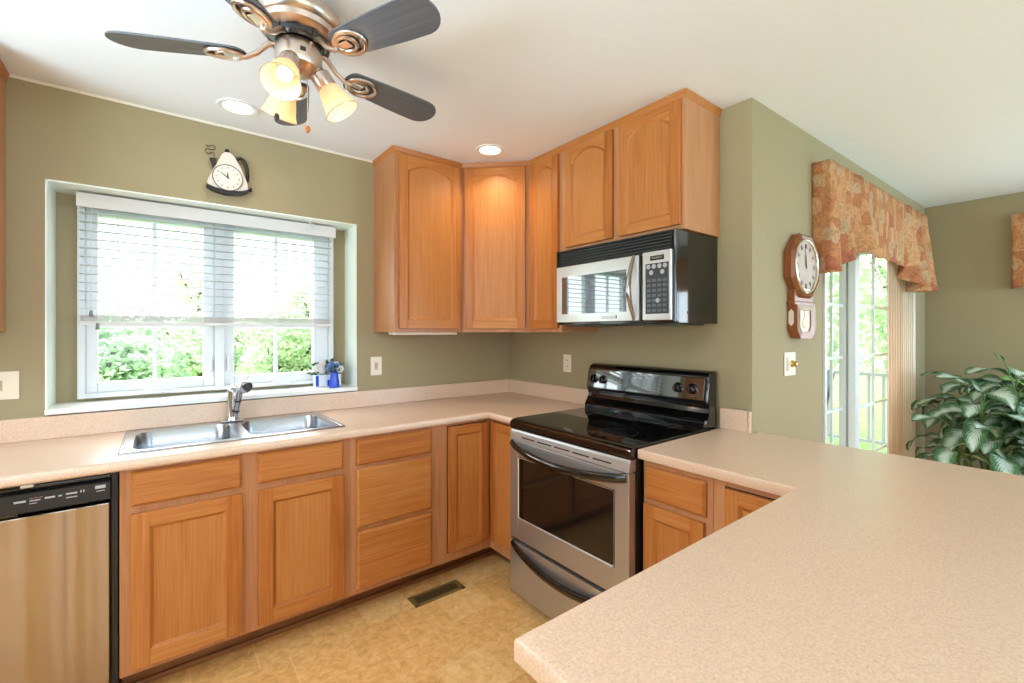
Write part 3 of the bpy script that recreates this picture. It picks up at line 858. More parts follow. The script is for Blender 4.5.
mb = MB(); sweep(mb, [(0, 0), (w, 0)], [(0.0, CE - 0.034), (-0.004, CE - 0.030), (-0.006, CE - 0.018), (-0.011, CE - 0.008), (-0.012, CE - 0.002), (0.0, CE - 0.002)])
mb.build('crown_moulding', M['oak_h'], c)
make_door(c, 0.020, w - 0.030, 1.392, 2.398, -0.019, True, 0.052)
c = thing('wall_cabinet', 'narrow oak wall cabinet with one tall arched door, left of the microwave', 'cabinet', (0, -0.61, 0), -PI / 2)
upper_body(c, 0.280)
make_door(c, 0.012, 0.262, 1.392, 2.398, UD, True, 0.050)
c = thing('wall_cabinet', 'short oak wall cabinet with two arched doors, above the microwave', 'cabinet', (0, -0.8905, 0), -PI / 2)
upper_body(c, 0.768, z0=1.826, crown_r=True)
make_door(c, 0.040, 0.376, 1.846, 2.398, UD, True, 0.050); make_door(c, 0.418, 0.754, 1.846, 2.398, UD, True, 0.050)
c = thing('wall_cabinet', 'oak wall cabinet at the left edge, left of the window', 'cabinet', (-3.39, 0, 0))
upper_body(c, 0.768, crown_r=True)
make_door(c, 0.030, 0.372, 1.392, 2.398, UD, True); make_door(c, 0.396, 0.738, 1.392, 2.398, UD, True)
# under-cabinet lamp
c = thing('under_cabinet_lamp', 'slim white lamp strip under the cabinet right of the window', 'lamp', (-1.045, -0.18, U0))
mb = MB(); mb.box(0.0, 0.42, -0.09, 0.0, -0.016, 0.0, 0.004); mb.build('lamp_housing', M['tube'], c)
mb = MB(); mb.box(0.415, 0.432, -0.085, -0.01, -0.015, -0.001, 0.003); mb.build('end_cap', M['black_matte'], c)
mb = MB(); mb.box(-0.012, 0.004, -0.05, -0.02, -0.013, -0.002, 0.003); mb.build('plug', M['vinyl_white'], c)

# ------------------------------------------------------------------ worktops
CT, CB = 0.914, 0.876
NOSE = [(0.016, CT), (0.009, CT - 0.0012), (0.004, CT - 0.0045), (0.001, CT - 0.010), (0.0, CT - 0.018), (0.001, CT - 0.028), (0.004, CT - 0.034), (0.010, CB), (0.016, CB)]
SX0, SX1, SY0, SY1 = -2.215, -1.44, -0.52, -0.06      # sink cut-out
wt = thing('worktop', 'speckled beige worktop along the window wall, with the sink set in it', 'worktop', (-2.0, -0.3, CB))
wt_off = Matrix.Translation(-wt.location)
mb = MB()
sweep(mb, [(-3.4, -0.648), (-0.648, -0.648), (-0.648, -0.889)], NOSE)
e = 0.016
for z in (CT, CB):
    for (x0, x1, y0, y1) in ((-3.4, SX0, -0.648 + e, -0.001), (SX0, SX1, -0.648 + e, SY0), (SX0, SX1, SY1, -0.001), (SX1, -0.648 + e, -0.648 + e, -0.001), (-0.648 + e, -0.001, -0.889, -0.001)):
        mb.face([(x0, y0, z), (x1, y0, z), (x1, y1, z), (x0, y1, z)] if z == CT else [(x0, y1, z), (x1, y1, z), (x1, y0, z), (x0, y0, z)])
mb.box(-0.632, -0.002, -0.8892, -0.8885, CB, CT)
bmesh.ops.transform(mb.bm, matrix=wt_off, verts=mb.bm.verts[:])
mb.build('counter_slab', M['lam'], wt, angle=50)
mb = MB(); mb.box(-3.4, -0.001, -0.02, -0.001, CT, 1.011, 0.004, xf=wt_off); mb.build('backsplash', M['lam'], wt)
mb = MB(); mb.box(-0.02, -0.001, -0.889, -0.0205, CT, 1.011, 0.004, xf=wt_off); mb.build('backsplash', M['lam'], wt)

pw = thing('worktop', 'wide speckled beige peninsula counter in the right foreground', 'worktop', (-0.6, -2.4, CB))
pw_off = Matrix.Translation(-pw.location)
mb = MB()
PO = [(-0.003, -1.664), (-0.648, -1.664), (-0.648, -2.221), (-1.703, -2.221), (-1.703, -3.05), (0.045, -3.05), (0.045, -1.818), (-0.003, -1.818)]
sweep(mb, PO, [(0.016, CT), (0.006, CT), (0.0025, CT - 0.001), (0.0007, CT - 0.003), (0.0, CT - 0.007), (0.0, CT - 0.034), (0.003, CB), (0.016, CB)], closed=True)
for z in (CT, CB):
    for (x0, x1, y0, y1) in ((-0.648 + e, -0.003 - e, -1.818 - e, -1.664 - e), (-0.648 + e, 0.045 - e, -2.221 - e, -1.818 - e), (-1.703 + e, 0.045 - e, -3.05 + e, -2.221 - e)):
        mb.face([(x0, y0, z), (x1, y0, z), (x1, y1, z), (x0, y1, z)] if z == CT else [(x0, y1, z), (x1, y1, z), (x1, y0, z), (x0, y0, z)])
bmesh.ops.transform(mb.bm, matrix=pw_off, verts=mb.bm.verts[:])
mb.build('counter_slab', M['lam'], pw, angle=50)
mb = MB(); mb.box(-0.020, -0.001, -1.797, -1.666, CT - 0.001, 1.012, 0.005, xf=pw_off); mb.box(-0.020, -0.001, -1.8065, -1.798, CT - 0.001, 1.010, 0.002, xf=pw_off)
mb.build('backsplash', M['lam'], pw)

# ------------------------------------------------------------------ sink and faucet
def rrect(x0, x1, y0, y1, r, n=6):
    out = []
    for cx, cy, a0 in ((x1 - r, y1 - r, 0), (x0 + r, y1 - r, 90), (x0 + r, y0 + r, 180), (x1 - r, y0 + r, 270)):
        for i in range(n + 1):
            a = R(a0 + 90 * i / n); out.append((cx + r * math.cos(a), cy + r * math.sin(a)))
    return out
sk = thing('sink', 'double-bowl stainless steel sink set into the worktop under the window', 'sink', (-1.83, -0.29, CT))
def sk_l(x, y, z): return (x + 1.83, y + 0.29, z - CT)
BOWLS = ((-2.205, -1.852, -0.505, -0.115), (-1.806, -1.452, -0.505, -0.115))
mb = MB()
zr = CT + 0.006
X = [-2.245, BOWLS[0][0], BOWLS[0][1], BOWLS[1][0], BOWLS[1][1], -1.415]; Y = [-0.545, -0.505, -0.115, -0.03]
# deck with two rounded openings: outer ring polygons bridged to rounded loops
def bridge(mb, outer, inner, z):
    A = [mb.bm.verts.new(sk_l(p[0], p[1], z)) for p in outer]; B = [mb.bm.verts.new(sk_l(p[0], p[1], z)) for p in inner]
    for i in range(len(A)):
        j = (i + 1) % len(A); mb.bm.faces.new([A[i], A[j], B[j], B[i]])
def sq_of(loop, x0, x1, y0, y1):
    cx, cy = sum(p[0] for p in loop) / len(loop), sum(p[1] for p in loop) / len(loop)
    n = len(loop) // 4; out = []
    for ci, (cx_, cy_) in enumerate(((x1, y1), (x0, y1), (x0, y0), (x1, y0))):
        for i in range(n):
            p = loop[ci * n + i]; t = i / (n - 1)
            a = {0: ((x1, p[1]), (p[0], y1)), 1: ((p[0], y1), (x0, p[1])), 2: ((x0, p[1]), (p[0], y0)), 3: ((p[0], y0), (x1, p[1]))}[ci]
            out.append(a[0] if t < 0.34 else (cx_, cy_) if t < 0.67 else a[1])
    return out
mids = ((-2.232, -1.829), (-1.829, -1.428))
for (x0, x1, y0, y1), (m0, m1) in zip(BOWLS, mids):
    lp = rrect(x0, x1, y0, y1, 0.06)
    bridge(mb, sq_of(lp, m0, m1, -0.533, -0.042), lp, zr - 0.002)
sweep(mb, [sk_l(*p, 0)[:2] for p in ((-2.245, -0.545), (-1.415, -0.545), (-1.415, -0.03), (-2.245, -0.03))], [(0, 0.0005), (0.002, 0.005), (0.006, 0.0065), (0.011, 0.006), (0.0135, 0.004)], closed=True)
mb.build('sink_rim', M['sink'], sk, angle=50)
for x0, x1, y0, y1 in BOWLS:
    mb = MB(); rings = []
    for ins, z, rr in ((0, zr - 0.002, 0.06), (0.004, zr - 0.010, 0.058), (0.008, CT - 0.10, 0.056), (0.014, CT - 0.150, 0.05), (0.035, CT - 0.175, 0.04), (0.14, CT - 0.180, 0.03)):
        rings.append([mb.bm.verts.new(sk_l(p[0], p[1], z)) for p in rrect(x0 + ins, x1 - ins, y0 + ins, y1 - ins, rr)])
    for A, B in zip(rings, rings[1:]):
        for i in range(len(A)):
            j = (i + 1) % len(A); mb.bm.faces.new([A[i], A[j], B[j], B[i]])
    mb.bm.faces.new(rings[-1])
    b = mb.build('basin', M['sink'], sk, angle=60)
    mb = MB(); mb.lathe([(0.045, 0.0), (0.042, 0.004), (0.03, 0.002), (0.0, 0.001)], sk_l((x0 + x1) / 2, (y0 + y1) / 2, CT - 0.1795)); mb.build('drain', M['chrome'], b)
fc = thing('faucet', 'chrome single-lever pull-out faucet behind the sink', 'faucet', (-1.832, -0.072, CT + 0.005))
mb = MB(); mb.box(-0.05, 0.05, -0.026, 0.026, 0, 0.008, 0.004); mb.lathe([(0.031, 0.006), (0.031, 0.014), (0.025, 0.024), (0.0235, 0.15), (0.022, 0.165), (0.012, 0.172), (0, 0.173)], n=28)
mb.build('faucet_body', M['chrome'], fc)
mb = MB(); mb.tube([(0.010, -0.026, 0.03), (0.014, -0.034, 0.07), (0.020, -0.046, 0.12), (0.028, -0.060, 0.165), (0.036, -0.076, 0.188)], [0.013, 0.0155, 0.017, 0.018, 0.020], 16); 
mb.build('spray_wand', M['chrome'], fc)
mb = MB(); mb.tube([(0.0118, -0.0300, 0.052), (0.0128, -0.0325, 0.060)], 0.0172, 16); mb.tube([(0.019, -0.044, 0.108), (0.0205, -0.047, 0.114)], 0.0183, 16); mb.build('wand_ring', M['black_matte'], fc)
mb = MB(); mb.lathe([(0.018, -0.012), (0.026, -0.002), (0.032, 0.016), (0.034, 0.030), (0.031, 0.034), (0, 0.034)], n=24, xf=Matrix.Translation((0.036, -0.078, 0.188)) @ Matrix.Rotation(R(118), 4, 'X') @ Matrix.Rotation(R(24), 4, 'Y')); mb.build('spray_head', M['chrome'], fc)
mb = MB(); mb.tube([(0.030, -0.03, 0.185), (0.05, -0.03, 0.205), (0.075, -0.028, 0.236)], [0.008, 0.006, 0.004], 10); mb.ball((0.012, -0.022, 0.172), 0.022, sz=0.9); mb.build('lever', M['chrome'], fc)

# ------------------------------------------------------------------ dishwasher
dw = thing('dishwasher', 'stainless steel dishwasher with black control strip at the left edge', 'dishwasher', (-2.842, 0, 0))
W = 0.602
mb = MB(); mb.box(0.004, W - 0.002, -0.575, -0.02, 0.10, 0.868); mb.box(0.01, W - 0.008, -0.50, -0.45, 0, 0.10); mb.box(W - 0.016, W, -0.60, -0.55, 0.0, 0.868); mb.build('tub', M['black_matte'], dw)
mb = MB(); mb.box(0.008, W - 0.020, -0.630, -0.575, 0.115, 0.772, 0.005); mb.build('door', M['steel_wavy'], dw)
mb = MB(); mb.prism([(-0.575, 0.776), (-0.612, 0.776), (-0.634, 0.786), (-0.634, 0.846), (-0.626, 0.851), (-0.575, 0.851)], 'x', 0.006, W - 0.018, 0.002); cp = mb.build('control_panel', M['dw_panel'], dw)
mb = MB(); mb.box(0.02, 0.362, -0.6352, -0.60, 0.7785, 0.789, 0.001); mb.build('pocket_handle', M['black_gloss'], cp)
mb = MB(); mb.box(0.006, W - 0.018, -0.612, -0.575, 0.853, 0.866, 0.003); mb.build('top_strip', M['black_gloss'], dw)
mb = MB(); mb.box(W - 0.235, W - 0.205, -0.632, -0.60, 0.8655, 0.8735, 0.001); mb.build('mounting_clip', M['steel_bright'], dw)
mb = MB()
for x0, x1, z0, z1 in ((0.398, 0.425, 0.820, 0.826), (0.433, 0.458, 0.8205, 0.8235), (0.433, 0.450, 0.812, 0.814), (0.468, 0.492, 0.8215, 0.827), (0.500, 0.508, 0.822, 0.826), (0.518, 0.545, 0.8235, 0.829), (0.518, 0.545, 0.812, 0.815), (0.553, 0.556, 0.824, 0.832), (0.560, 0.563, 0.824, 0.832)):
    x0, x1 = x0 - 0.045, x1 - 0.045
    mb.box(x0, x1, -0.6352, -0.6335, z0, z1)
for x0, x1, z0, z1 in ((0.545, 0.572, 0.8275, 0.838), (0.548, 0.570, 0.818, 0.820), (0.274, 0.279, 0.817, 0.828), (0.281, 0.286, 0.817, 0.825), (0.288, 0.293, 0.817, 0.825), (0.295, 0.300, 0.817, 0.825)): mb.box(x0, x1, -0.6352, -0.6335, z0, z1)
mb.build('printed_legend', M['label'], cp)
mb = MB()
for k in range(3): mb.box(0.388 + k * 0.011, 0.396 + k * 0.011, -0.6352, -0.6335, 0.829, 0.8305)
mb.build('printed_legend', M['label_r'], cp)

# ------------------------------------------------------------------ stove
st = thing('stove', 'black and stainless steel electric stove with glass top, between the worktops', 'stove', (0, -0.8945, 0), -PI / 2)
W = 0.764
mb = MB(); mb.box(0.004, W - 0.004, -0.645, -0.025, 0.05, 0.905, 0.004); mb.box(0.03, W - 0.03, -0.60, -0.06, 0.0, 0.05); mb.build('body', M['black_matte'], st)
mb = MB()
mb.prism([(-0.085, 0.905), (-0.085, 0.922), (-0.640, 0.922), (-0.672, 0.918), (-0.686, 0.906), (-0.686, 0.882), (-0.676, 0.870), (-0.645, 0.870), (-0.645, 0.905)], 'x', 0.001, W - 0.001, 0.003)
ck = mb.build('cooktop', M['black_glass'], st)
mb = MB()
for bx, by, br in ((0.2, -0.50, 0.10), (0.56, -0.50, 0.085), (0.2, -0.23, 0.075), (0.56, -0.23, 0.10)):
    mb.lathe([(br, 0.9221), (br - 0.002, 0.9224), (br - 0.004, 0.9221)], (bx, by, 0), n=40, cap=False)
mb.build('burner_ring', plain('burner_print', (58, 58, 62), 0.2, noise_amt=0.0), ck)
mb = MB(); mb.prism([(-0.645, 0.870), (-0.676, 0.870), (-0.684, 0.860), (-0.690, 0.822), (-0.645, 0.822)], 'x', 0.006, W - 0.006, 0.002)
vt = mb.build('vent_strip', M['steel_x'], st)
mb = MB()
for k in range(5):
    x0 = 0.10 + k * 0.118; mb.box(x0, x0 + 0.098, -0.6885, -0.680, 0.838, 0.8435, xf=None)
mb.build('vent_slot', M['gap_shade'], vt)
od = MB()
a0, a1, b0, b1 = 0.074, W - 0.078, 0.428, 0.738
DZ0, DZ1 = 0.318, 0.818
yf = -0.690
od.box(0.004, a0, yf, -0.648, DZ0, DZ1, 0.005); od.box(a1, W - 0.004, yf, -0.648, DZ0, DZ1, 0.005)
od.box(a0 - 0.003, a1 + 0.003, yf + 0.0005, -0.648, DZ0, b0, 0.005); od.box(a0 - 0.003, a1 + 0.003, yf + 0.0005, -0.648, b1, DZ1, 0.005)
odr = od.build('oven_door', M['steel_x'], st)
mb = MB()
lp = rrect(a0, a1, b0, b1, 0.012, 4); li = rrect(a0 + 0.006, a1 - 0.006, b0 + 0.006, b1 - 0.006, 0.008, 4)
for i in range(len(lp)):
    j = (i + 1) % len(lp); mb.face([(lp[i][0], yf - 0.001, lp[i][1]), (lp[j][0], yf - 0.001, lp[j][1]), (li[j][0], yf + 0.003, li[j][1]), (li[i][0], yf + 0.003, li[i][1])])
mb.build('window_trim', M['steel_bright'], odr)
mb = MB(); mb.box(a0 - 0.001, a1 + 0.001, yf + 0.002, -0.652, b0 - 0.001, b1 + 0.001); mb.build('oven_window', plain('smoked_oven_glass', (26, 21, 18), 0.05, spec=0.6, noise_amt=0.0), odr)
def bow_handle(parent, z_end, z_mid, y_end, y_mid, r, flat):
    mb = MB(); pts = []
    for i in range(25):
        u = i / 24; s = math.sin(PI * u) ** 0.75 if 0 < u < 1 else 0
        pts.append((0.020 + (W - 0.04) * u, y_end + (y_mid - y_end) * s, z_end + (z_mid - z_end) * s))
    mb.tube(pts, r, 12, flat=flat); return mb.build('handle', M['black_gloss'], parent)
bow_handle(odr, 0.800, 0.770, -0.684, -0.738, 0.015, 1.25)
mb = MB(); mb.box(0.004, W - 0.004, -0.688, -0.648, 0.036, 0.300, 0.006); dwr = mb.build('storage_drawer', M['steel_x'], st)
bow_handle(dwr, 0.286, 0.226, -0.680, -0.712, 0.014, 1.3)
mb = MB(); mb.box(0.010, W - 0.010, -0.668, -0.64, 0.300, 0.320); mb.build('door_gap', M['gap_shade'], st)
# backguard
mb = MB()
mb.prism([(-0.022, 0.905), (-0.128, 0.920), (-0.130, 0.945), (-0.122, 0.960), (-0.082, 0.985), (-0.070, 1.012), (-0.085, 1.022), (-0.106, 1.030), (-0.112, 1.045), (-0.094, 1.150), (-0.080, 1.172), (-0.058, 1.184), (-0.022, 1.184)], 'x', 0.002, W - 0.002, 0.012, 3)
bgd = mb.build('backguard', M['black_gloss'], st, angle=30)
def bg_pt(x, z): t = (z - 1.045) / 0.105; return (x, -0.112 + 0.018 * t, z)
mb = MB(); mb.prism([(-0.108, 1.050), (-0.1135, 1.050), (-0.0965, 1.150), (-0.090, 1.150)], 'x', 0.016, W - 0.022, 0.001)
mb.build('control_glass', M['mirror_black'], bgd)
mb = MB(); 
pts = [(0.265, 1.066), (0.485, 1.066), (0.485, 1.140), (0.265, 1.140)]
mb.face([(p[0], bg_pt(*p)[1] - 0.0030, p[1]) for p in pts]); mb.build('display_window', plain('clear_clock_cover', (92, 100, 100), 0.04, spec=0.9, noise_amt=0.2, nscale=30), bgd)
mb = MB()
for p in ([(0.262, 1.062), (0.488, 1.062), (0.488, 1.144), (0.262, 1.144)],):
    mb.tube([(q_[0], bg_pt(*q_)[1] - 0.0028, q_[1]) for q_ in p], 0.0014, 6, closed=True)
mb.build('display_frame', M['charcoal'], bgd)
mb = MB()
for k in range(7): mb.box(0.285 + 0.027 * k, 0.297 + 0.027 * k, bg_pt(0, 1.078)[1] - 0.003, bg_pt(0, 1.078)[1], 1.074, 1.079)
for k in range(2): mb.box(0.335 + 0.035 * k, 0.36 + 0.035 * k, bg_pt(0, 1.12)[1] - 0.003, bg_pt(0, 1.12)[1], 1.108, 1.126)
mb.build('display_print', M['label'], bgd)
for kx in (0.058, 0.128, 0.606, 0.682):
    y = bg_pt(0, 1.096)[1]
    mb = MB(); mb.lathe([(0.027, 0), (0.026, 0.004), (0.021, 0.008), (0.019, 0.022), (0.016, 0.025), (0, 0.026)], (kx, y, 1.096), 24, axis='y')
    mb.box(kx - 0.004, kx + 0.004, y - 0.032, y - 0.02, 1.078, 1.114, 0.002); kb = mb.build('knob', M['black_gloss'], st)
    mb = MB(); mb.box(kx - 0.012, kx + 0.012, y - 0.0085, y + 0.002, 1.057, 1.061); mb.build('printed_mark', M['label'], kb)

# ------------------------------------------------------------------ microwave
mw = thing('microwave', 'black and steel over-range microwave under the short cabinet', 'microwave', (0.035, -0.902, 0), -PI / 2)
mw.scale = (0.985, 1, 1)
Z0, Z1 = 1.410, 1.822
mb = MB(); mb.box(0, 0.758, -0.375, -0.038, Z0, Z1, 0.004); mb.box(0.744, 0.760, -0.398, -0.37, Z0 + 0.004, Z1, 0.006); mb.box(0.0, 0.014, -0.395, -0.37, Z0 + 0.004, Z1, 0.004)
mb.build('body', M['black_gloss'], mw)
mb = MB()
for k in range(5):
    z = 1.743 + k * 0.0145
    mb.prism([(-0.376, z + 0.004), (-0.393, z - 0.001), (-0.395, z + 0.004), (-0.378, z + 0.009)], 'x', 0.02, 0.738)
mb.build('vent_louvres', M['louvre'], mw)
mb = MB()
mb.box(0.014, 0.744, -0.377, -0.37, 1.738, Z1 - 0.004)
mb.box(0.012, 0.746, -0.396, -0.37, Z1 - 0.012, Z1 - 0.002, 0.003); mb.box(0.012, 0.746, -0.396, -0.37, 1.730, 1.739, 0.003)
mb.build('vent_grille', M['black_matte'], mw)
mb = MB()
dx0, dx1, dz0, dz1 = 0.014, 0.570, 1.424, 1.728
wx0, wx1, wz0, wz1 = 0.060, 0.500, 1.470, 1.668
mb.box(dx0, wx0, -0.408, -0.376, dz0, dz1, 0.004); mb.box(wx1, dx1, -0.408, -0.376, dz0, dz1, 0.004)
mb.box(wx0 - 0.004, wx1 + 0.004, -0.4075, -0.376, dz0, wz0, 0.003); mb.box(wx0 - 0.004, wx1 + 0.004, -0.4075, -0.376, wz1, dz1, 0.003)
md = mb.build('door', M['steel_bright'], mw)
mb = MB(); mb.box(wx0 - 0.002, wx1 + 0.002, -0.4078, -0.38, wz0 - 0.002, wz1 + 0.002); mb.build('door_window', plain('mirror_door_glass', (150, 155, 158), 0.03, 0.9, spec=0.8, noise_amt=0.0), md)
mb = MB(); mb.box(0.345, 0.445, -0.4095, -0.405, 1.437, 1.452, 0.002); bd = mb.build('badge', M['steel_x'], md)
mb = MB(); mb.box(0.438, 0.444, -0.4102, -0.409, 1.437, 1.452); mb.build('badge_mark', M['ink'], bd)
mb = MB(); mb.tube([(0.545, -0.405 - 0.042 * math.sin(PI * u), 1.428 + 0.30 * u) for u in [i / 16 for i in range(17)]], [0.010 + 0.005 * math.sin(PI * i / 16) for i in range(17)], 12, flat=0.7); mb.build('handle', M['steel_z'], md)
mb = MB(); mb.box(0.572, 0.592, -0.404, -0.376, dz0, dz1, 0.003); mb.build('door_edge', M['black_gloss'], mw)
mb = MB(); mb.box(0.593, 0.744, -0.408, -0.376, dz0, dz1 + 0.006, 0.004); cp = mb.build('control_panel', M['steel_bright'], mw)
mb = MB(); mb.box(0.635, 0.708, -0.4092, -0.40, 1.692, 1.714, 0.002); mb.build('display', M['black_gloss'], cp)
mb = MB(); mb.box(0.643, 0.700, -0.4098, -0.405, 1.699, 1.708); mb.build('display_digits', M['lcd'], cp)
mb = MB(); mb.box(0.610, 0.732, -0.4092, -0.40, 1.452, 1.680, 0.002); kp = mb.build('keypad', M['charcoal'], cp)
for kx, kz in ((0.627, 1.665), (0.656, 1.665), (0.685, 1.665), (0.714, 1.665), (0.642, 1.638), (0.700, 1.638), (0.676, 1.512)):
    mb = MB(); mb.lathe([(0.0105, 0), (0.0105, 0.002), (0, 0.003)], (kx, -0.409, kz), 14, 'y'); mb.build('round_key', M['label'], kp)
mb = MB()
for r_ in range(7):
    for c_ in range(4):
        mb.box(0.619 + c_ * 0.0275, 0.639 + c_ * 0.0275, -0.4102, -0.409, 1.461 + r_ * 0.0225, 1.474 + r_ * 0.0225, 0.001)
mb.build('key_square', plain('grey_keys', (92, 98, 104), 0.4, noise_amt=0.2, nscale=200), kp)
mb = MB(); mb.box(0.05, 0.70, -0.36, -0.06, Z0 - 0.006, Z0 + 0.002, 0.002); mb.build('bottom_plate', M['charcoal'], mw)
mb = MB(); mb.lathe([(0.006, 0), (0.006, 0.002), (0, 0.002)], (0.7575, -0.30, 1.458), 12, 'x'); mb.lathe([(0.005, 0), (0.005, 0.002), (0, 0.002)], (0.7575, -0.245, 1.60), 12, 'x'); mb.build('screw', M['charcoal'], mw)

# ------------------------------------------------------------------ outlets and switches
def plate(name, label, cat, loc, rz, w=0.072, h=0.116, kind='switch', group=None):
    t = thing(name, label, cat, loc, rz, group)
    mb = MB(); mb.box(-w / 2, w / 2, -0.006, -0.0005, -h / 2, h / 2, 0.003); mb.build('cover_plate', M['ivory'], t)
    if kind == 'outlet':
        for s in (-1, 1):
            mb = MB(); mb.lathe([(0.0165, 0), (0.0165, 0.003), (0, 0.003)], (0, -0.005, s * 0.0195), 20, 'y'); so = mb.build('socket', M['ivory'], t)
            mb = MB(); mb.box(-0.008, -0.0055, -0.009, -0.007, s * 0.0195 - 0.004, s * 0.0195 + 0.006); mb.box(0.0055, 0.008, -0.009, -0.007, s * 0.0195 - 0.004, s * 0.0195 + 0.006); mb.build('slot', M['ink'], so)
    elif kind == 'switch':
        mb = MB(); mb.box(-0.006, 0.006, -0.014, -0.005, -0.012, 0.012, 0.002); mb.box(-0.010, 0.010, -0.0072, -0.005, -0.022, 0.022, 0.001); mb.build('toggle', M['ivory_dark'], t)
    else:
        mb = MB(); mb.box(-0.044, -0.022, -0.0085, -0.005, -0.034, 0.034, 0.002); mb.build('rocker', M['ivory_dark'], t)
        mb = MB(); mb.lathe([(0.018, 0), (0.018, 0.004), (0.014, 0.008), (0.013, 0.022), (0.008, 0.026), (0, 0.026)], (0.018, -0.005, 0.0), 20, 'y'); mb.build('dimmer_knob', M['brass'], t)
    return t
plate('light_switch', 'ivory switch plate on the wall right of the window, under the wall cabinet', 'switch', (-1.054, 0, 1.158), 0, kind='switch')
plate('light_switch', 'ivory switch plate at the left edge, left of the window', 'switch', (-2.640, 0, 1.15), 0, w=0.115, kind='switch')
plate('outlet', 'ivory outlet plate on the wall left of the stove', 'outlet', (0, -0.632, 1.165), -PI / 2, kind='outlet')
plate('dimmer_switch', 'ivory two-gang plate with a brass dimmer knob under the pendulum clock', 'switch', dwall(0.386, 0, 1.21), DW_A, w=0.126, h=0.118, kind='dimmer')

# ------------------------------------------------------------------ kettle clock
kc = thing('kettle_clock', 'white kettle-shaped clock with black handle above the window', 'clock', (-1.843, -0.002, 2.19))
def bez(P, n=10):
    out = []
    m = len(P)
    for i in range(m):
        p0, p1, p2, p3 = [Vector(P[(i + k - 1) % m]) for k in range(4)]
        for j in range(n):
            t = j / n
            out.append(0.5 * ((2 * p1) + (-p0 + p2) * t + (2 * p0 - 5 * p1 + 4 * p2 - p3) * t * t + (-p0 + 3 * p1 - 3 * p2 + p3) * t ** 3))
    return out
def opencr(P, n=8):
    out = []
    for i in range(len(P) - 1):
        p0 = Vector(P[max(i - 1, 0)]); p1 = Vector(P[i]); p2 = Vector(P[i + 1]); p3 = Vector(P[min(i + 2, len(P) - 1)])
        for j in range(n):
            t = j / n
            out.append(0.5 * ((2 * p1) + (-p0 + p2) * t + (2 * p0 - 5 * p1 + 4 * p2 - p3) * t * t + (-p0 + 3 * p1 - 3 * p2 + p3) * t ** 3))
    out.append(Vector(P[-1])); return out
body = bez([(-0.005, 0.104), (0.018, 0.093), (0.038, 0.064), (0.068, 0.0), (0.088, -0.074), (0.045, -0.092), (-0.009, -0.098), (-0.055, -0.092), (-0.092, -0.076), (-0.078, -0.026), (-0.050, 0.036), (-0.028, 0.088)], 6)
mb = MB(); mb.prism([(p.x, p.y) for p in body], 'y', -0.03, -0.004, 0.006, 3); kb = mb.build('kettle_body', M['kettle'], kc)
band = [(-0.093, -0.074), (-0.055, -0.091), (-0.009, -0.097), (0.045, -0.091), (0.087, -0.072), (0.088, -0.086), (0.05, -0.108), (-0.009, -0.116), (-0.06, -0.108), (-0.095, -0.090)]
mb = MB(); mb.prism(band, 'y', -0.034, -0.003, 0.003); mb.build('base_band', M['black_matte'], kc)
mb = MB(); mb.tube([(p.x, -0.018, p.y) for p in opencr([(0.030, 0.070), (0.046, 0.085), (0.068, 0.080), (0.082, 0.045), (0.086, 0.0), (0.083, -0.030)])], 0.0085, 10); mb.build('handle', M['black_matte'], kc)
mb = MB(); mb.ball((-0.005, -0.016, 0.113), 0.011); mb.cyl((-0.005, -0.016, 0.098), (-0.005, -0.016, 0.108), 0.006); mb.build('lid_knob', M['black_matte'], kc)
mb = MB(); mb.prism([(-0.082, 0.060), (-0.050, 0.064), (-0.052, 0.030), (-0.066, 0.012)], 'y', -0.026, -0.006, 0.002); mb.build('spout', M['black_matte'], kc)
mb = MB(); mb.tube([(p.x, -0.012, p.y) for p in opencr([(-0.066, 0.064), (-0.060, 0.078), (-0.066, 0.094), (-0.084, 0.082), (-0.098, 0.090), (-0.092, 0.106), (-0.072, 0.104), (-0.058, 0.112), (-0.060, 0.126), (-0.076, 0.126), (-0.086, 0.118), (-0.098, 0.126)])], 0.0018, 6); mb.build('steam_curl', M['ink'], kc)
mb = MB(); mb.tube([(0.084, -0.015, -0.080), (0.094, -0.015, -0.070), (0.104, -0.015, -0.066)], 0.004, 8); mb.ball((0.098, -0.015, -0.070), 0.010, sz=0.8); mb.box(0.098, 0.108, -0.02, -0.01, -0.062, -0.058); mb.build('cord_plug', M['black_matte'], kc)
mb = MB(); mb.lathe([(0.065, 0), (0.065, 0.004), (0.061, 0.005), (0, 0.005)], (-0.004, -0.0295, -0.029), 40, 'y'); fcv = mb.build('dial', M['dial'], kc)
mb = MB(); mb.tube([(-0.004 + 0.065 * math.cos(2 * PI * i / 40), -0.0345, -0.029 + 0.065 * math.sin(2 * PI * i / 40)) for i in range(40)], 0.0024, 6, closed=True); mb.build('dial_ring', plain('grey_ring', (120, 116, 118), 0.3, 0.3), kc)
mb = MB()
for i in range(12):
    a = 2 * PI * i / 12; x, z = -0.004 + 0.050 * math.sin(a), -0.029 + 0.050 * math.cos(a)
    mb.box(x - 0.003, x + 0.003, -0.0353, -0.034, z - 0.004, z + 0.004)
mb.build('hour_marks', plain('grey_print', (150, 140, 140), 0.6), kc)
def hand(kc_, cx, cz, y, ang, L, w, mat, name='clock_hand'):
    mb = MB(); s, c_ = math.sin(ang), math.cos(ang)
    def T(a, b): return (cx + a * c_ + b * s, cz - a * s + b * c_)
    mb.prism([T(-w, -0.15 * L), T(w, -0.15 * L), T(w * 1.1, 0.4 * L), T(0, L), T(-w * 1.1, 0.4 * L)], 'y', y - 0.0012, y); return mb.build(name, mat, kc_)
hand(kc, -0.004, -0.029, -0.0352, R(-2), 0.034, 0.0028, M['ink']); hand(kc, -0.004, -0.029, -0.0366, R(-56), 0.050, 0.0018, M['ink'])

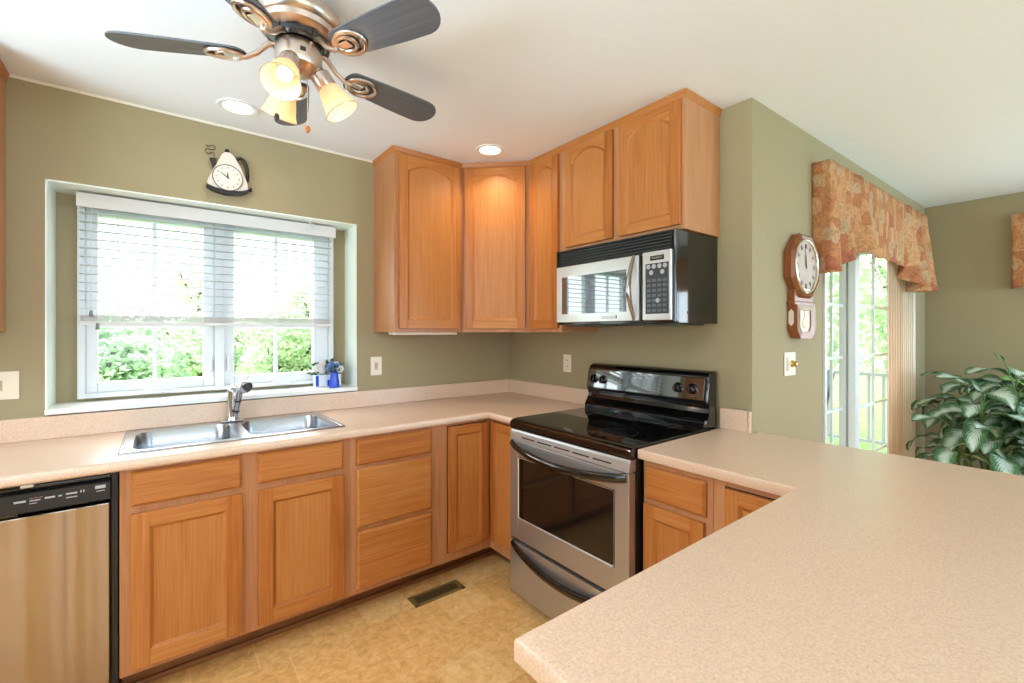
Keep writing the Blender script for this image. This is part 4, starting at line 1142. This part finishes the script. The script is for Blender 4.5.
# ------------------------------------------------------------------ pendulum clock
pc = thing('pendulum_clock', 'octagonal wooden pendulum clock on the wall left of the patio door', 'clock', dwall(0.478, 0, 1.706), DW_A)
def octo(r, cx=0, cz=0): return [(cx + r / math.cos(PI / 8) * math.cos(PI / 8 + k * PI / 4), cz + r / math.cos(PI / 8) * math.sin(PI / 8 + k * PI / 4)) for k in range(8)]
RO = 0.162
mb = MB(); mb.prism(octo(RO - 0.004), 'y', -0.040, -0.001, 0.003)
low = [(-0.112, -0.12), (-0.112, -0.322), (-0.070, -0.368), (0.070, -0.368), (0.112, -0.322), (0.112, -0.12)]
mb.prism(low, 'y', -0.034, -0.001, 0.004)
mb.box(-0.125, 0.125, -0.040, -0.002, -0.200, -0.180, 0.004)
cs = mb.build('case', M['cherry'], pc)
mb = MB(); o1, o2, o3 = octo(RO), octo(RO - 0.012), octo(RO - 0.028)
for A, B, ya, yb in ((o1, o1, -0.030, -0.036), (o1, o2, -0.036, -0.050), (o2, o3, -0.050, -0.046), (o3, o3, -0.046, -0.036)):
    for k in range(8):
        j = (k + 1) % 8; mb.face([(A[k][0], ya, A[k][1]), (A[j][0], ya, A[j][1]), (B[j][0], yb, B[j][1]), (B[k][0], yb, B[k][1])])
mb.build('octagon_bezel', M['cherry'], pc, angle=20)
mb = MB(); mb.lathe([(0.131, 0), (0.131, 0.002), (0, 0.002)], (0, -0.040, 0), 48, 'y'); mb.build('dial', M['dial'], pc)
mb = MB(); mb.tube([(0.133 * math.cos(2 * PI * i / 48), -0.047, 0.133 * math.sin(2 * PI * i / 48)) for i in range(48)], 0.006, 8, closed=True); mb.build('brass_ring', plain('silvered_ring', (220, 206, 186), 0.2, 0.9, noise_amt=0.0), pc)
mb = MB()
for i in range(12):
    a = 2 * PI * i / 12
    for d in ((-0.006, 0.0, 0.006) if i % 3 else (-0.009, -0.003, 0.003, 0.009)):
        m4 = Matrix.Rotation(a, 4, 'Y'); mb.box(d - 0.0013, d + 0.0013, -0.0430, -0.0418, 0.090, 0.114, xf=m4)
mb.build('numerals', M['ink'], pc)
hand(pc, 0, 0, -0.0435, R(-3), 0.060, 0.005, M['ink']); hand(pc, 0, 0, -0.0450, R(-9), 0.088, 0.0035, M['ink'])
mb = MB(); mb.lathe([(0.128, 0), (0.128, 0.0015), (0, 0.0015)], (0, -0.0475, 0), 48, 'y'); mb.build('dial_glass', M['clock_glass'], pc)
mb = MB()
inner = [(-0.066, -0.225), (-0.066, -0.306), (-0.046, -0.334), (0.046, -0.334), (0.066, -0.306), (0.066, -0.225)]
outer = [(-0.112, -0.200), (-0.112, -0.322), (-0.070, -0.368), (0.070, -0.368), (0.112, -0.322), (0.112, -0.200)]
for k in range(6):
    j = (k + 1) % 6
    mb.face([(outer[k][0], -0.046, outer[k][1]), (outer[j][0], -0.046, outer[j][1]), (inner[j][0], -0.042, inner[j][1]), (inner[k][0], -0.042, inner[k][1])])
    mb.face([(outer[k][0], -0.03, outer[k][1]), (outer[j][0], -0.03, outer[j][1]), (outer[j][0], -0.046, outer[j][1]), (outer[k][0], -0.046, outer[k][1])])
    mb.face([(inner[k][0], -0.042, inner[k][1]), (inner[j][0], -0.042, inner[j][1]), (inner[j][0], -0.033, inner[j][1]), (inner[k][0], -0.033, inner[k][1])])
mb.build('pendulum_door', M['cherry'], pc, angle=20)
mb = MB(); mb.prism([(p[0], p[1]) for p in inner], 'y', -0.036, -0.0345); mb.build('pendulum_backing', M['dial'], pc)
mb = MB(); mb.cyl((0, -0.038, -0.205), (0, -0.038, -0.26), 0.002); mb.lathe([(0.026, 0), (0.024, 0.003), (0, 0.005)], (0, -0.0365, -0.288), 24, 'y'); mb.build('pendulum', M['brass'], pc)
mb = MB(); mb.prism([(-0.0, -0.22), (-0.012, -0.235), (-0.012, -0.29), (0.0, -0.305), (0.012, -0.29), (0.012, -0.235)], 'x', -0.1135, -0.1115, xf=Matrix.Translation((0, -0.018, 0))); mb.build('side_window', M['dial'], pc)

# ------------------------------------------------------------------ valances
def make_valance(name, label, loc, rz, s0, s1, dep, ztop, bot, amp, step=0.008, left_return=True, zret=None):
    t = thing(name, label, 'valance', loc, rz)
    path = []
    ln = 0.0
    for i in range(9): path.append((s0, -dep * i / 8))
    n = int((s1 - s0) / step)
    for i in range(1, n + 1): path.append((s0 + (s1 - s0) * i / n, -dep))
    for i in range(1, 9): path.append((s1, -dep + dep * i / 8))
    P, U = [], []
    prev = path[0]
    for i, (x, y) in enumerate(path):
        ln += math.hypot(x - prev[0], y - prev[1]); prev = (x, y)
        u = min(max((x - s0) / (s1 - s0), 0), 1)
        zb = bot(u)
        side = i < 9 or i >= len(path) - 8
        row, ru = [], []
        for k in range(15):
            v = k / 14
            z = ztop + (zb - ztop) * v
            off = 0 if side else -amp(u) * (0.10 + 0.9 * v)
            row.append((x, y + off, z)); ru.append((ln, z))
        P.append(row); U.append(ru)
    mb = MB(); mb.grid(P, U)
    o = mb.build('valance_fabric', M['patch'], t, angle=60)
    so = o.modifiers.new('thick', 'SOLIDIFY'); so.thickness = 0.003
    mb = MB(); mb.box(s0 + 0.004, s1 - 0.004, -dep + 0.004, -0.001, ztop - 0.022, ztop - 0.003); mb.build('mounting_board', M['white'], t)
    return t
def ip(u, T):
    for (a, za), (b, zb) in zip(T, T[1:]):
        if u <= b:
            f = (u - a) / (b - a) if b > a else 0; return za + (zb - za) * f
    return T[-1][1]
B1 = [(0, 1.684), (0.05, 1.70), (0.10, 1.752), (0.17, 1.815), (0.24, 1.855), (0.39, 1.842), (0.55, 1.842), (0.66, 1.832), (0.72, 1.74), (0.78, 1.67), (1.0, 1.69)]
def A1(u):
    g = lambda c_, w: math.exp(-((u - c_) / w) ** 2)
    return 0.030 * g(0.02, 0.015) - 0.03 * g(0.07, 0.018) + 0.035 * g(0.12, 0.02) - 0.03 * g(0.175, 0.015) + 0.075 * g(0.225, 0.022) - 0.035 * g(0.275, 0.014) + 0.008 * math.sin(u * 60) + 0.07 * g(0.75, 0.02) - 0.04 * g(0.70, 0.015) + 0.075 * g(0.85, 0.022) - 0.04 * g(0.80, 0.014) + 0.07 * g(0.96, 0.022) - 0.04 * g(0.905, 0.014)
make_valance('valance', 'patchwork rust and tan valance over the patio door', dwall(0), DW_A, 0.670, 2.68, 0.085, 2.285, lambda u: ip(u, B1), A1)
B2 = [(0, 1.70), (0.05, 1.71), (0.3, 1.86), (0.7, 1.86), (0.95, 1.71), (1, 1.70)]
make_valance('valance', 'patchwork valance on the far wall at the right edge, above the plant', FW_O, FW_A, 0.51, 2.75, 0.085, 2.262, lambda u: ip(u, B2), lambda u: 0.012 + 0.010 * math.sin(u * 40) + 0.02 * math.exp(-((u - 0.27) / 0.05) ** 2))

# stack of vertical blinds drawn to the right of the patio door
vb = thing('vertical_blind', 'cream vertical blind vanes drawn to the right of the patio door', 'blind', dwall(0), DW_A)
mb = MB(); mb.box(0.85, 2.72, -0.055, -0.015, 2.115, 2.15, 0.003); mb.build('headrail', M['white'], vb)
for i, (x, mt) in enumerate([(1.905 + 0.062 * k, 'vane') for k in range(6)] + [(2.27 + 0.055 * k, 'vane2') for k in range(6)]):
    w_, tilt = 0.089, 3.5 if mt == 'vane' else 2.0
    mb = MB(); P = []
    for a in range(7):
        u = (a / 6 - .5) * w_; P.append([(u, 0.006 * math.cos(PI * (a / 6 - .5)), 0.04), (u, 0.006 * math.cos(PI * (a / 6 - .5)), 2.115)])
    mb.grid(P); bmesh.ops.transform(mb.bm, matrix=Matrix.Translation((x, -0.036, 0)) @ Matrix.Rotation(R(tilt), 4, 'Z'), verts=mb.bm.verts[:])
    o = mb.build('vane', M[mt], vb); sm = o.modifiers.new('thick', 'SOLIDIFY'); sm.thickness = 0.0012

# ------------------------------------------------------------------ floor register
fv = thing('floor_vent', 'aged bronze floor vent in the vinyl in front of the drawer cabinet', 'vent', (-0.975, -0.645, 0.0))
mb = MB(); fx, fy = 0.145, 0.050
for a in ((-fx, fx, -fy, -fy + 0.02), (-fx, fx, fy - 0.02, fy), (-fx, -fx + 0.025, -fy, fy), (fx - 0.025, fx, -fy, fy)): mb.box(a[0], a[1], a[2], a[3], 0.0, 0.005, 0.002)
mb.build('vent_frame', M['bronze'], fv)
mb = MB()
for k in range(20):
    x = -0.112 + k * 0.0118; mb.box(x - 0.0032, x + 0.0032, -0.032, 0.032, 0.0015, 0.0046, xf=None)
mb.build('vent_louvres', plain('dark_bronze', (92, 74, 42), 0.45, 0.0), fv)
mb = MB(); mb.box(-0.125, 0.125, -0.034, 0.034, 0.0004, 0.0012); mb.build('vent_well', M['gap_shade'], fv)

# ------------------------------------------------------------------ recessed lights
def downlight(loc, label):
    t = thing('recessed_light', label, 'ceiling light', loc, 0, 'recessed ceiling lights')
    mb = MB(); mb.lathe([(0.085, -0.001), (0.083, -0.006), (0.070, -0.007), (0.062, -0.003)], n=40, cap=False); mb.build('trim_ring', M['white'], t)
    mb = MB(); mb.lathe([(0.064, -0.0025), (0.05, -0.0045), (0, -0.006)], n=32); mb.build('lens', M['can'], t)
downlight((-1.83, -0.268, CE), 'lit recessed ceiling light above the window, beside the fan')
downlight((-0.598, -0.592, CE), 'lit recessed ceiling light in front of the corner cabinet')
for n_, x, y, w_ in (('window_downlight', -1.83, -0.268, 5), ('corner_downlight', -0.598, -0.592, 15)):
    lamp(n_, 'SPOT', (x, y, CE - 0.012), (0, 0, 0), w_, (1.0, 0.80, 0.58), spot_size=R(150), spot_blend=0.9, shadow_soft_size=0.05)

# ------------------------------------------------------------------ ceiling fan
FC = (-1.766, -1.175, CE)
fan = thing('ceiling_fan', 'dark-bladed ceiling fan with three lit amber shades', 'ceiling fan', FC)
mb = MB(); mb.lathe([(0.075, -0.001), (0.085, -0.02), (0.118, -0.038), (0.128, -0.05), (0.130, -0.070), (0.122, -0.088), (0.116, -0.092), (0.112, -0.108), (0.092, -0.122), (0.06, -0.126)], n=48); mb.build('motor_housing', M['nickel'], fan)
mb = MB(); mb.lathe([(0.088, -0.122), (0.092, -0.128), (0.090, -0.140), (0.060, -0.144)], n=40)
for k in range(10):
    a = 2 * PI * k / 10; mb.box(0.066, 0.094, -0.010, 0.010, -0.142, -0.124, 0.002, xf=Matrix.Rotation(a, 4, 'Z'))
mb.build('flywheel', M['black_gloss'], fan)
mb = MB(); mb.lathe([(0.045, -0.140), (0.066, -0.146), (0.070, -0.156), (0.070, -0.196), (0.064, -0.214), (0.045, -0.226), (0.022, -0.238), (0.0, -0.240)], n=40); sw = mb.build('switch_housing', M['nickel'], fan)
mb = MB(); mb.box(-0.012, 0.004, -0.0745, -0.068, -0.190, -0.180); mb.build('reverse_switch', M['ink'], sw)
YAW = R(37.986)
for k in range(5):
    # angle measured from the camera's right, turned to world
    a = R(11 + 36) + k * 2 * PI / 5 - YAW
    m4 = Matrix.Rotation(a, 4, 'Z')
    mb = MB()
    pitch = Matrix.Rotation(R(-12), 4, 'X')
    zb = -0.182
    out = []
    r0, r1 = 0.185, 0.535
    for i in range(13):
        u = i / 12; out.append((r0 + (r1 - 0.06 - r0) * u, -(0.046 + 0.016 * math.sin(u * PI / 2))))
    tip = [(r1 - 0.06 + 0.06 * math.cos(t_), 0.062 * math.sin(t_)) for t_ in [R(-75 + 15 * i) for i in range(11)]]
    root = [(r0 - 0.028 * math.cos(t_), 0.046 * math.sin(t_)) for t_ in [R(75 - 15 * i) for i in range(11)]]
    poly = out + tip + [(x, -y) for x, y in out[::-1]] + root
    mb.prism(poly, 'z', -0.003, 0.003, 0.0015, xf=Matrix.Translation((0, 0, zb)) @ pitch)
    b_ = mb.build('blade', M['blade'], fan)
    b_.rotation_euler = (0, 0, a)
    mb = MB()
    mb.tube([(0.070, 0, -0.134), (0.095, 0, -0.148), (0.125, 0, -0.178), (0.155, 0.0, -0.194), (0.175, 0, -0.196)], [0.010, 0.009, 0.008, 0.008, 0.008], 10)
    for (cx, ra, rb) in ((0.218, 0.052, 0.040), (0.206, 0.034, 0.026)):
        pts = [pitch @ Vector((cx + ra * math.cos(2 * PI * i / 28), rb * math.sin(2 * PI * i / 28), 0)) + Vector((0, 0, zb - 0.009)) for i in range(28)]
        mb.tube(pts, 0.0065, 8, closed=True)
    pl = pitch @ Vector((0.192, 0, 0)) + Vector((0, 0, zb - 0.008))
    mb.box(0.165, 0.220, -0.014, 0.014, zb - 0.012, zb - 0.005, 0.002)
    ir = mb.build('blade_iron', M['nickel'], b_)
for k, ang in enumerate((20, 143, 274)):
    a = R(ang) - YAW
    dirh = Vector((math.cos(a), math.sin(a), 0)); dn = (dirh * 0.52 + Vector((0, 0, -0.80))).normalized()
    base = dirh * 0.050 + Vector((0, 0, -0.205))
    mb = MB(); mb.tube([dirh * 0.03 + Vector((0, 0, -0.195)), base, base + dn * 0.03], [0.018, 0.02, 0.026], 14)
    q = dn.to_track_quat('Z', 'Y').to_matrix().to_4x4()
    mx = Matrix.Translation(base) @ q
    mb.lathe([(0.024, 0.018), (0.031, 0.024), (0.032, 0.068), (0.028, 0.074)], n=24, xf=mx); ho = mb.build('lamp_holder', M['nickel'], fan)
    mb = MB(); mb.lathe([(0.030, 0.066), (0.036, 0.080), (0.043, 0.105), (0.049, 0.132), (0.057, 0.150), (0.055, 0.150), (0.047, 0.132), (0.041, 0.105), (0.034, 0.080), (0.028, 0.068)], n=32, xf=mx, cap=False); mb.build('lamp_shade', M['shade'], ho)
    mb = MB(); mb.tube([mx @ Vector((0.0565 * math.cos(2 * PI * i / 32), 0.0565 * math.sin(2 * PI * i / 32), 0.150)) for i in range(32)], 0.0018, 6, closed=True); mb.build('shade_rim', M['nickel'], ho)
    mb = MB(); mb.lathe([(0.0, 0.128), (0.012, 0.125), (0.022, 0.112), (0.023, 0.10), (0.016, 0.084), (0.012, 0.070)], n=20, xf=mx); mb.build('bulb', M['bulb'], ho)
    lamp('fan_lamp', 'POINT', tuple(Vector(FC) + base + dn * 0.165), (0, 0, 0), 0.5, (1.0, 0.80, 0.56), shadow_soft_size=0.05)
for (x, y, zb, mt, nm) in ((-0.055, 0.05, -0.355, 'ink', 'pull_chain'), (0.035, 0.035, -0.375, 'oak_v', 'pull_chain')):
    mb = MB(); mb.tube([(x * 0.9, y * 0.9, -0.215), (x, y, -0.25), (x, y, zb)], 0.0012, 5); pcn = mb.build(nm, M['nickel'], fan)
    mb = MB(); mb.lathe([(0, zb), (0.006, zb - 0.003), (0.0085, zb - 0.014), (0.005, zb - 0.024), (0, zb - 0.026)], (x, y, 0), 14); mb.build('pull_knob', M[mt], pcn)

# ------------------------------------------------------------------ flowers on the sill
rnd = random.Random(7)
SZ = OZ0 + 0.0285
pl = thing('flower_box', 'small white porcelain box of white flowers on the window sill, right end', 'flowers', (-1.315, 0.122, SZ))
mb = MB(); mb.prism([(-0.075, -0.028), (0.075, -0.028), (0.075, 0.028), (-0.075, 0.028)], 'z', 0, 0.072, 0.004); mb.build('planter', M['porcelain'], pl)
mb = MB(); mb.box(-0.073, -0.055, -0.0295, -0.027, 0.004, 0.068); mb.box(-0.005, 0.01, -0.0295, -0.027, 0.004, 0.04); mb.build('blue_stripe', M['cobalt'], pl)
def leaf_bits(mb, n, c, rad, size, rnd, flat=0.6):
    for _ in range(n):
        th = rnd.uniform(0, 2 * PI); ph = rnd.uniform(-0.2, 1.3); rr = rad * rnd.uniform(0.5, 1)
        p = Vector((c[0] + rr * math.cos(th) * math.cos(ph), c[1] + flat * rr * math.sin(th) * math.cos(ph), c[2] + rr * math.sin(ph) * 0.8))
        d = Vector((math.cos(th), math.sin(th), rnd.uniform(-.3, .9))).normalized(); s = d.cross(Vector((rnd.uniform(-1, 1), rnd.uniform(-1, 1), 1))).normalized()
        L_ = size * rnd.uniform(.7, 1.3)
        mb.face([p, p + d * L_ * .5 + s * L_ * .25, p + d * L_, p + d * L_ * .5 - s * L_ * .25])
mb = MB(); leaf_bits(mb, 190, (0, 0, 0.085), 0.085, 0.035, rnd, 0.4); mb.build('foliage', M['leaf_d'], pl)
for (x, y, z) in ((-0.040, -0.040, 0.105), (-0.070, -0.030, 0.112), (0.066, -0.040, 0.104), (-0.035, -0.025, 0.135), (0.045, -0.02, 0.128)):
    mb = MB()
    for k in range(7):
        a = 2 * PI * k / 7; mb.ball((x + 0.014 * math.cos(a), y - 0.004, z + 0.014 * math.sin(a)), 0.011, sy=0.7, sub=1)
    mb.ball((x, y - 0.010, z), 0.011, sub=1); mb.build('blossom', M['petal_w'], pl)
pv = thing('vase', 'small cobalt blue tapered vase with blue flowers, in front of the white flower box', 'vase', (-1.300, 0.026, SZ))
mb = MB(); mb.lathe([(0.0, 0.0), (0.030, 0.0), (0.031, 0.004), (0.026, 0.045), (0.020, 0.085), (0.021, 0.092), (0.017, 0.092), (0.0, 0.08)], n=4 * 6); mb.build('vase_body', M['cobalt'], pv)
mb = MB(); leaf_bits(mb, 22, (0, 0, 0.100), 0.04, 0.03, rnd, 1.0); mb.build('foliage', M['leaf_d'], pv)
for k in range(9):
    a = rnd.uniform(0, 2 * PI); rr = rnd.uniform(0.005, 0.035); mb = MB(); cx, cy, cz = rr * math.cos(a), rr * math.sin(a), 0.115 + rnd.uniform(0, 0.03)
    for j in range(5):
        b_ = 2 * PI * j / 5; mb.ball((cx + 0.009 * math.cos(b_), cy - 0.003, cz + 0.009 * math.sin(b_)), 0.008, sub=1)
    mb.build('blossom', M['petal_b'], pv)

# ------------------------------------------------------------------ the dining room plant
def leaf_grid(mb, base, az, elev, L_, wd, droop, twist=0.0, n=9):
    """arched leaf: base point, azimuth, start elevation, length, width, droop"""
    P, U = [], []
    p = Vector(base); d_el = elev
    h = Vector((math.cos(az), math.sin(az), 0)); side0 = Vector((-math.sin(az), math.cos(az), 0))
    for i in range(n + 1):
        u = i / n
        el = elev - droop * u
        t_ = h * math.cos(el) + Vector((0, 0, 1)) * math.sin(el)
        if i > 0: p = p + t_ * (L_ / n)
        nm = side0.cross(t_) * -1
        sd = (side0 * math.cos(twist) + nm * math.sin(twist)).normalized()
        w_ = wd * (math.sin(PI * min(1, (u * 0.93 + 0.04))) ** 0.75) * (1.12 - 0.42 * u)
        if i == n: w_ = wd * 0.02
        row, ru = [], []
        for k in range(5):
            s = (k - 2) / 2
            row.append(p + sd * w_ * s * 0.5 + nm * (-abs(s)) * w_ * -0.10 + nm * 0.012 * math.sin(u * 9 + k) * abs(s) * wd / 0.1)
            ru.append((0.5 + s * 0.5, u))
        P.append(row); U.append(ru)
    mb.grid(P, U)
rnd = random.Random(21)
PX, PY = 2.38, -2.34
pt = thing('potted_plant', 'large potted plant with drooping silver-veined leaves behind the counter, right', 'plant', (PX, PY, 0))
mb = MB(); mb.lathe([(0.0, 0), (0.15, 0), (0.155, 0.01), (0.19, 0.30), (0.20, 0.31), (0.20, 0.345), (0.182, 0.345), (0.178, 0.31), (0.0, 0.30)], n=40); mb.build('pot', M['pot'], pt)
mb = MB(); mb.lathe([(0.176, 0.305), (0.1, 0.318), (0, 0.322)], n=30); mb.build('soil', M['soil'], pt)
ms, ml = MB(), MB()
crowns = [(-0.20, 0.03, 0.86, 15), (-0.02, -0.10, 0.98, 15), (0.10, 0.12, 0.90, 12), (-0.10, -0.22, 0.72, 15), (0.12, -0.22, 0.86, 13), (-0.26, 0.16, 0.66, 12), (0.22, 0.0, 0.74, 10), (-0.16, -0.06, 0.62, 14), (-0.30, -0.05, 0.62, 10)]
for cx, cy, cz, nl in crowns:
    ms.tube([(cx * 0.25, cy * 0.25, 0.31), (cx * 0.6, cy * 0.6, 0.31 + (cz - 0.31) * 0.5), (cx, cy, cz)], [0.012, 0.010, 0.008], 8)
    for k in range(nl):
        az = 2.4 * k + rnd.uniform(-.3, .3); u = k / nl
        el = R(62 - 70 * (1 - u)) + rnd.uniform(-.15, .15)
        pl_ = 0.09 + 0.05 * rnd.random()
        zb = cz - 0.20 * (1 - u)
        b0 = Vector((cx, cy, zb)); h = Vector((math.cos(az), math.sin(az), 0))
        el_p = el + 0.45
        b1 = b0 + (h * math.cos(el_p) + Vector((0, 0, math.sin(el_p)))) * pl_
        ms.tube([b0, (b0 + b1) / 2 + Vector((0, 0, 0.008)), b1], [0.0045, 0.004, 0.0035], 6)
        leaf_grid(ml, b1, az, el - 0.1, rnd.uniform(0.22, 0.30), rnd.uniform(0.115, 0.15), rnd.uniform(1.1, 1.9), rnd.uniform(-.5, .5))
# a pale spathe and its stalk at the top
ms.tube([(-0.02, -0.10, 0.98), (-0.02, -0.09, 1.10), (-0.03, -0.06, 1.17)], 0.004, 6)
leaf_grid(ml, (-0.03, -0.06, 1.17), R(140), R(50), 0.10, 0.035, 0.3)
ms.build('stems', M['stem'], pt); ml.build('foliage', M['leaf_s'], pt, angle=80)
rnd = random.Random(5)
p2 = thing('potted_plant', 'bright green leafy plant beside the silver-veined plant, at the right edge', 'plant', (2.74, -2.56, 0))
mb = MB(); mb.lathe([(0.0, 0), (0.10, 0), (0.105, 0.01), (0.125, 0.30), (0.13, 0.31), (0.13, 0.34), (0.117, 0.34), (0.115, 0.31), (0.0, 0.30)], n=32); mb.build('pot', M['pot'], p2)
mb = MB(); mb.lathe([(0.113, 0.305), (0, 0.318)], n=24); mb.build('soil', M['soil'], p2)
ms, ml = MB(), MB()
for cx, cy, cz, nl in ((0.0, 0.0, 1.02, 14), (-0.04, 0.06, 0.92, 12), (0.0, -0.06, 0.84, 10)):
    ms.tube([(cx * .2, cy * .2, 0.31), (cx * .6, cy * .6, 0.31 + (cz - .31) * .5), (cx, cy, cz)], [0.01, 0.008, 0.006], 8)
    for k in range(nl):
        az = 2.4 * k; u = k / nl; el = R(65 - 65 * (1 - u)); zb = cz - 0.22 * (1 - u); b0 = Vector((cx, cy, zb)); h = Vector((math.cos(az), math.sin(az), 0))
        b1 = b0 + (h * math.cos(el + .4) + Vector((0, 0, math.sin(el + .4)))) * 0.06; ms.tube([b0, b1], 0.0035, 6)
        leaf_grid(ml, b1, az, el, rnd.uniform(0.13, 0.17), rnd.uniform(0.06, 0.085), rnd.uniform(.8, 1.4), rnd.uniform(-.4, .4))
ms.build('stems', M['stem'], p2); ml.build('foliage', M['leaf_g'], p2, angle=80)

# ------------------------------------------------------------------ outdoors
mb = MB(); mb.box(-30, 30, -20, 40, -0.75, -0.65)
struct(mb.build('ground', M['lawn']))
mb = MB()
for k in range(22): mb.box(0.16, 4.6, -1.60 + k * 0.145, -1.60 + k * 0.145 + 0.138, -0.09, -0.05, 0.004)
mb.box(0.16, 4.6, -1.60, 1.55, -0.65, -0.12)
struct(mb.build('floor_deck', M['deck']))
mb = MB(); mb.box(0.14, 5.0, -1.66, 3.3, 2.52, 2.62); mb.box(0.14, 5.0, 3.18, 3.3, 2.36, 2.52); mb.box(4.88, 5.0, -1.66, 3.3, 2.36, 2.52)  # unseen porch roof added to shade the patio door
struct(mb.build('added_shade_roof', M['porch']))
for px, lb in ((2.6, 'grey porch post standing on the deck beyond the patio door, nearer one'), (4.85, 'grey porch post at the far corner of the deck beyond the patio door')):
    t = thing('porch_post', lb, 'post', (px, 1.35, -0.05))
    mb = MB(); mb.box(-0.045, 0.045, -0.045, 0.045, 0, 2.6, 0.006); mb.build('post_shaft', M['porch'], t)
    mb = MB(); mb.box(-0.07, 0.07, -0.07, 0.07, 0, 0.12, 0.006); mb.build('post_base', M['porch'], t)
t = thing('deck_railing', 'grey slatted railing along the far side of the deck', 'railing', (4.55, -1.5, -0.05))
mb = MB(); mb.box(-0.03, 0.03, 0, 2.8, 0.90, 0.94, 0.004); mb.build('top_rail', M['porch'], t)
mb = MB(); mb.box(-0.02, 0.02, 0, 2.8, 0.10, 0.14, 0.004); mb.build('bottom_rail', M['porch'], t)
for yy in (0.0, 2.74):
    mb = MB(); mb.box(-0.035, 0.035, yy, yy + 0.07, 0, 0.98, 0.004); mb.build('railing_post', M['porch'], t)
for k in range(20):
    mb = MB(); mb.box(-0.015, 0.015, 0.07 + k * 0.14, 0.10 + k * 0.14, 0.14, 0.90); mb.build('baluster', M['porch'], t)
def tree(name, label, loc, rx, ry, rz_, hz, n, size, mt, seed, group):
    rnd = random.Random(seed)
    t = thing(name, label, 'tree', loc, 0, group)
    mb = MB(); mb.tube([(0, 0, 0), (0.05, 0.02, hz * 0.5), (0.0, 0.0, hz)], [0.10, 0.08, 0.05], 8)
    for k in range(5):
        a = 2 * PI * k / 5; mb.tube([(0, 0, hz * 0.6), (rx * .3 * math.cos(a), ry * .3 * math.sin(a), hz), (rx * .6 * math.cos(a), ry * .6 * math.sin(a), hz + rz_ * .4)], [0.05, 0.035, 0.015], 6)
    mb.build('trunk', M['bark'], t)
    mb = MB()
    blobs = [(Vector((rnd.uniform(-.6, .6) * rx, rnd.uniform(-.6, .6) * ry, hz + rnd.uniform(-.55, .65) * rz_)), rnd.uniform(.3, .55)) for _ in range(14)]
    for _ in range(n):
        c_, f_ = rnd.choice(blobs)
        v = Vector((rnd.gauss(0, 1), rnd.gauss(0, 1), rnd.gauss(0, 1))).normalized() * rnd.uniform(.75, 1.02) * f_
        p = c_ + Vector((v.x * rx, v.y * ry, v.z * rz_))
        a_ = Vector((rnd.gauss(0, 1), rnd.gauss(0, 1), rnd.gauss(0, .6))).normalized(); b_ = a_.cross(Vector((rnd.gauss(0, 1), rnd.gauss(0, 1), rnd.gauss(0, 1)))).normalized()
        L_ = size * rnd.uniform(.7, 1.4)
        mb.face([p - a_ * L_ * .5, p + b_ * L_ * .28, p + a_ * L_ * .5, p - b_ * L_ * .28])
    mb.build('foliage', M[mt], t)
G = -0.65
SH = 'shrubs outside the sink window'
tree('shrub', 'dense blue-green shrub outside the left sash of the sink window', (-2.75, 5.4, G), 1.05, 1.0, 0.95, 1.55, 11000, 0.085, 'tree_b', 1, SH)
tree('shrub', 'yellow-green shrub outside the right sash of the sink window', (-0.35, 5.6, G), 1.05, 1.0, 0.95, 1.5, 11000, 0.085, 'tree', 3, SH)
tree('shrub', 'yellow-green shrub set back behind the mullion of the sink window', (-1.4, 8.3, G), 1.5, 1.2, 1.1, 1.7, 10000, 0.10, 'tree', 2, SH)
tree('shrub', 'green shrub outside, just visible past the right end of the sink window', (1.9, 7.8, G), 1.2, 1.1, 1.1, 1.6, 6000, 0.12, 'tree_b', 4, SH)
tree('tree', 'slim leafy tree rising behind the mullion of the sink window', (-1.3, 12.0, G), 0.9, 0.9, 1.2, 3.1, 1500, 0.14, 'tree', 5, 'trees outside the house')
tree('tree', 'sparse leafy tree outside the right end of the sink window', (1.5, 11.6, G), 0.8, 0.8, 1.0, 2.7, 1100, 0.14, 'tree', 6, 'trees outside the house')
tree('tree', 'leafy tree seen through the left pane of the patio door', (7.4, 0.9, G), 1.5, 1.5, 2.6, 3.2, 5200, 0.22, 'tree', 8, 'trees outside the house')
tree('tree', 'leafy tree seen through the right panel of the patio door', (11.3, -0.2, G), 1.7, 1.7, 2.6, 3.2, 5200, 0.22, 'tree', 9, 'trees outside the house')
# deck chair seen low through the patio door
dc = thing('patio_chair', 'slate blue sling patio chair on the deck outside the patio door', 'chair', (3.3, -0.75, -0.05), R(200))
mb = MB()
for s in (-0.28, 0.28):
    mb.tube([(s, -0.30, 0.0), (s, -0.26, 0.40), (s, 0.24, 0.38), (s, 0.36, 1.0)], 0.014, 8); mb.tube([(s, 0.24, 0.38), (s, 0.34, 0.0)], 0.014, 8); mb.tube([(s, -0.26, 0.40), (s, -0.28, 0.62), (s, 0.30, 0.64)], 0.014, 8)
mb.tube([(-0.28, 0.36, 1.0), (0.28, 0.36, 1.0)], 0.014, 8); mb.tube([(-0.28, -0.26, 0.40), (0.28, -0.26, 0.40)], 0.014, 8)
mb.build('frame', M['frame_dark'], dc)
mb = MB(); P = []
for (y, z) in ((-0.27, 0.412), (-0.1, 0.39), (0.1, 0.38), (0.23, 0.39), (0.27, 0.5), (0.31, 0.72), (0.35, 0.99)): P.append([(-0.265, y, z), (0, y, z - 0.012), (0.265, y, z)])
mb.grid(P); o = mb.build('sling', M['fabric_blue'], dc); sm = o.modifiers.new('thick', 'SOLIDIFY'); sm.thickness = 0.004
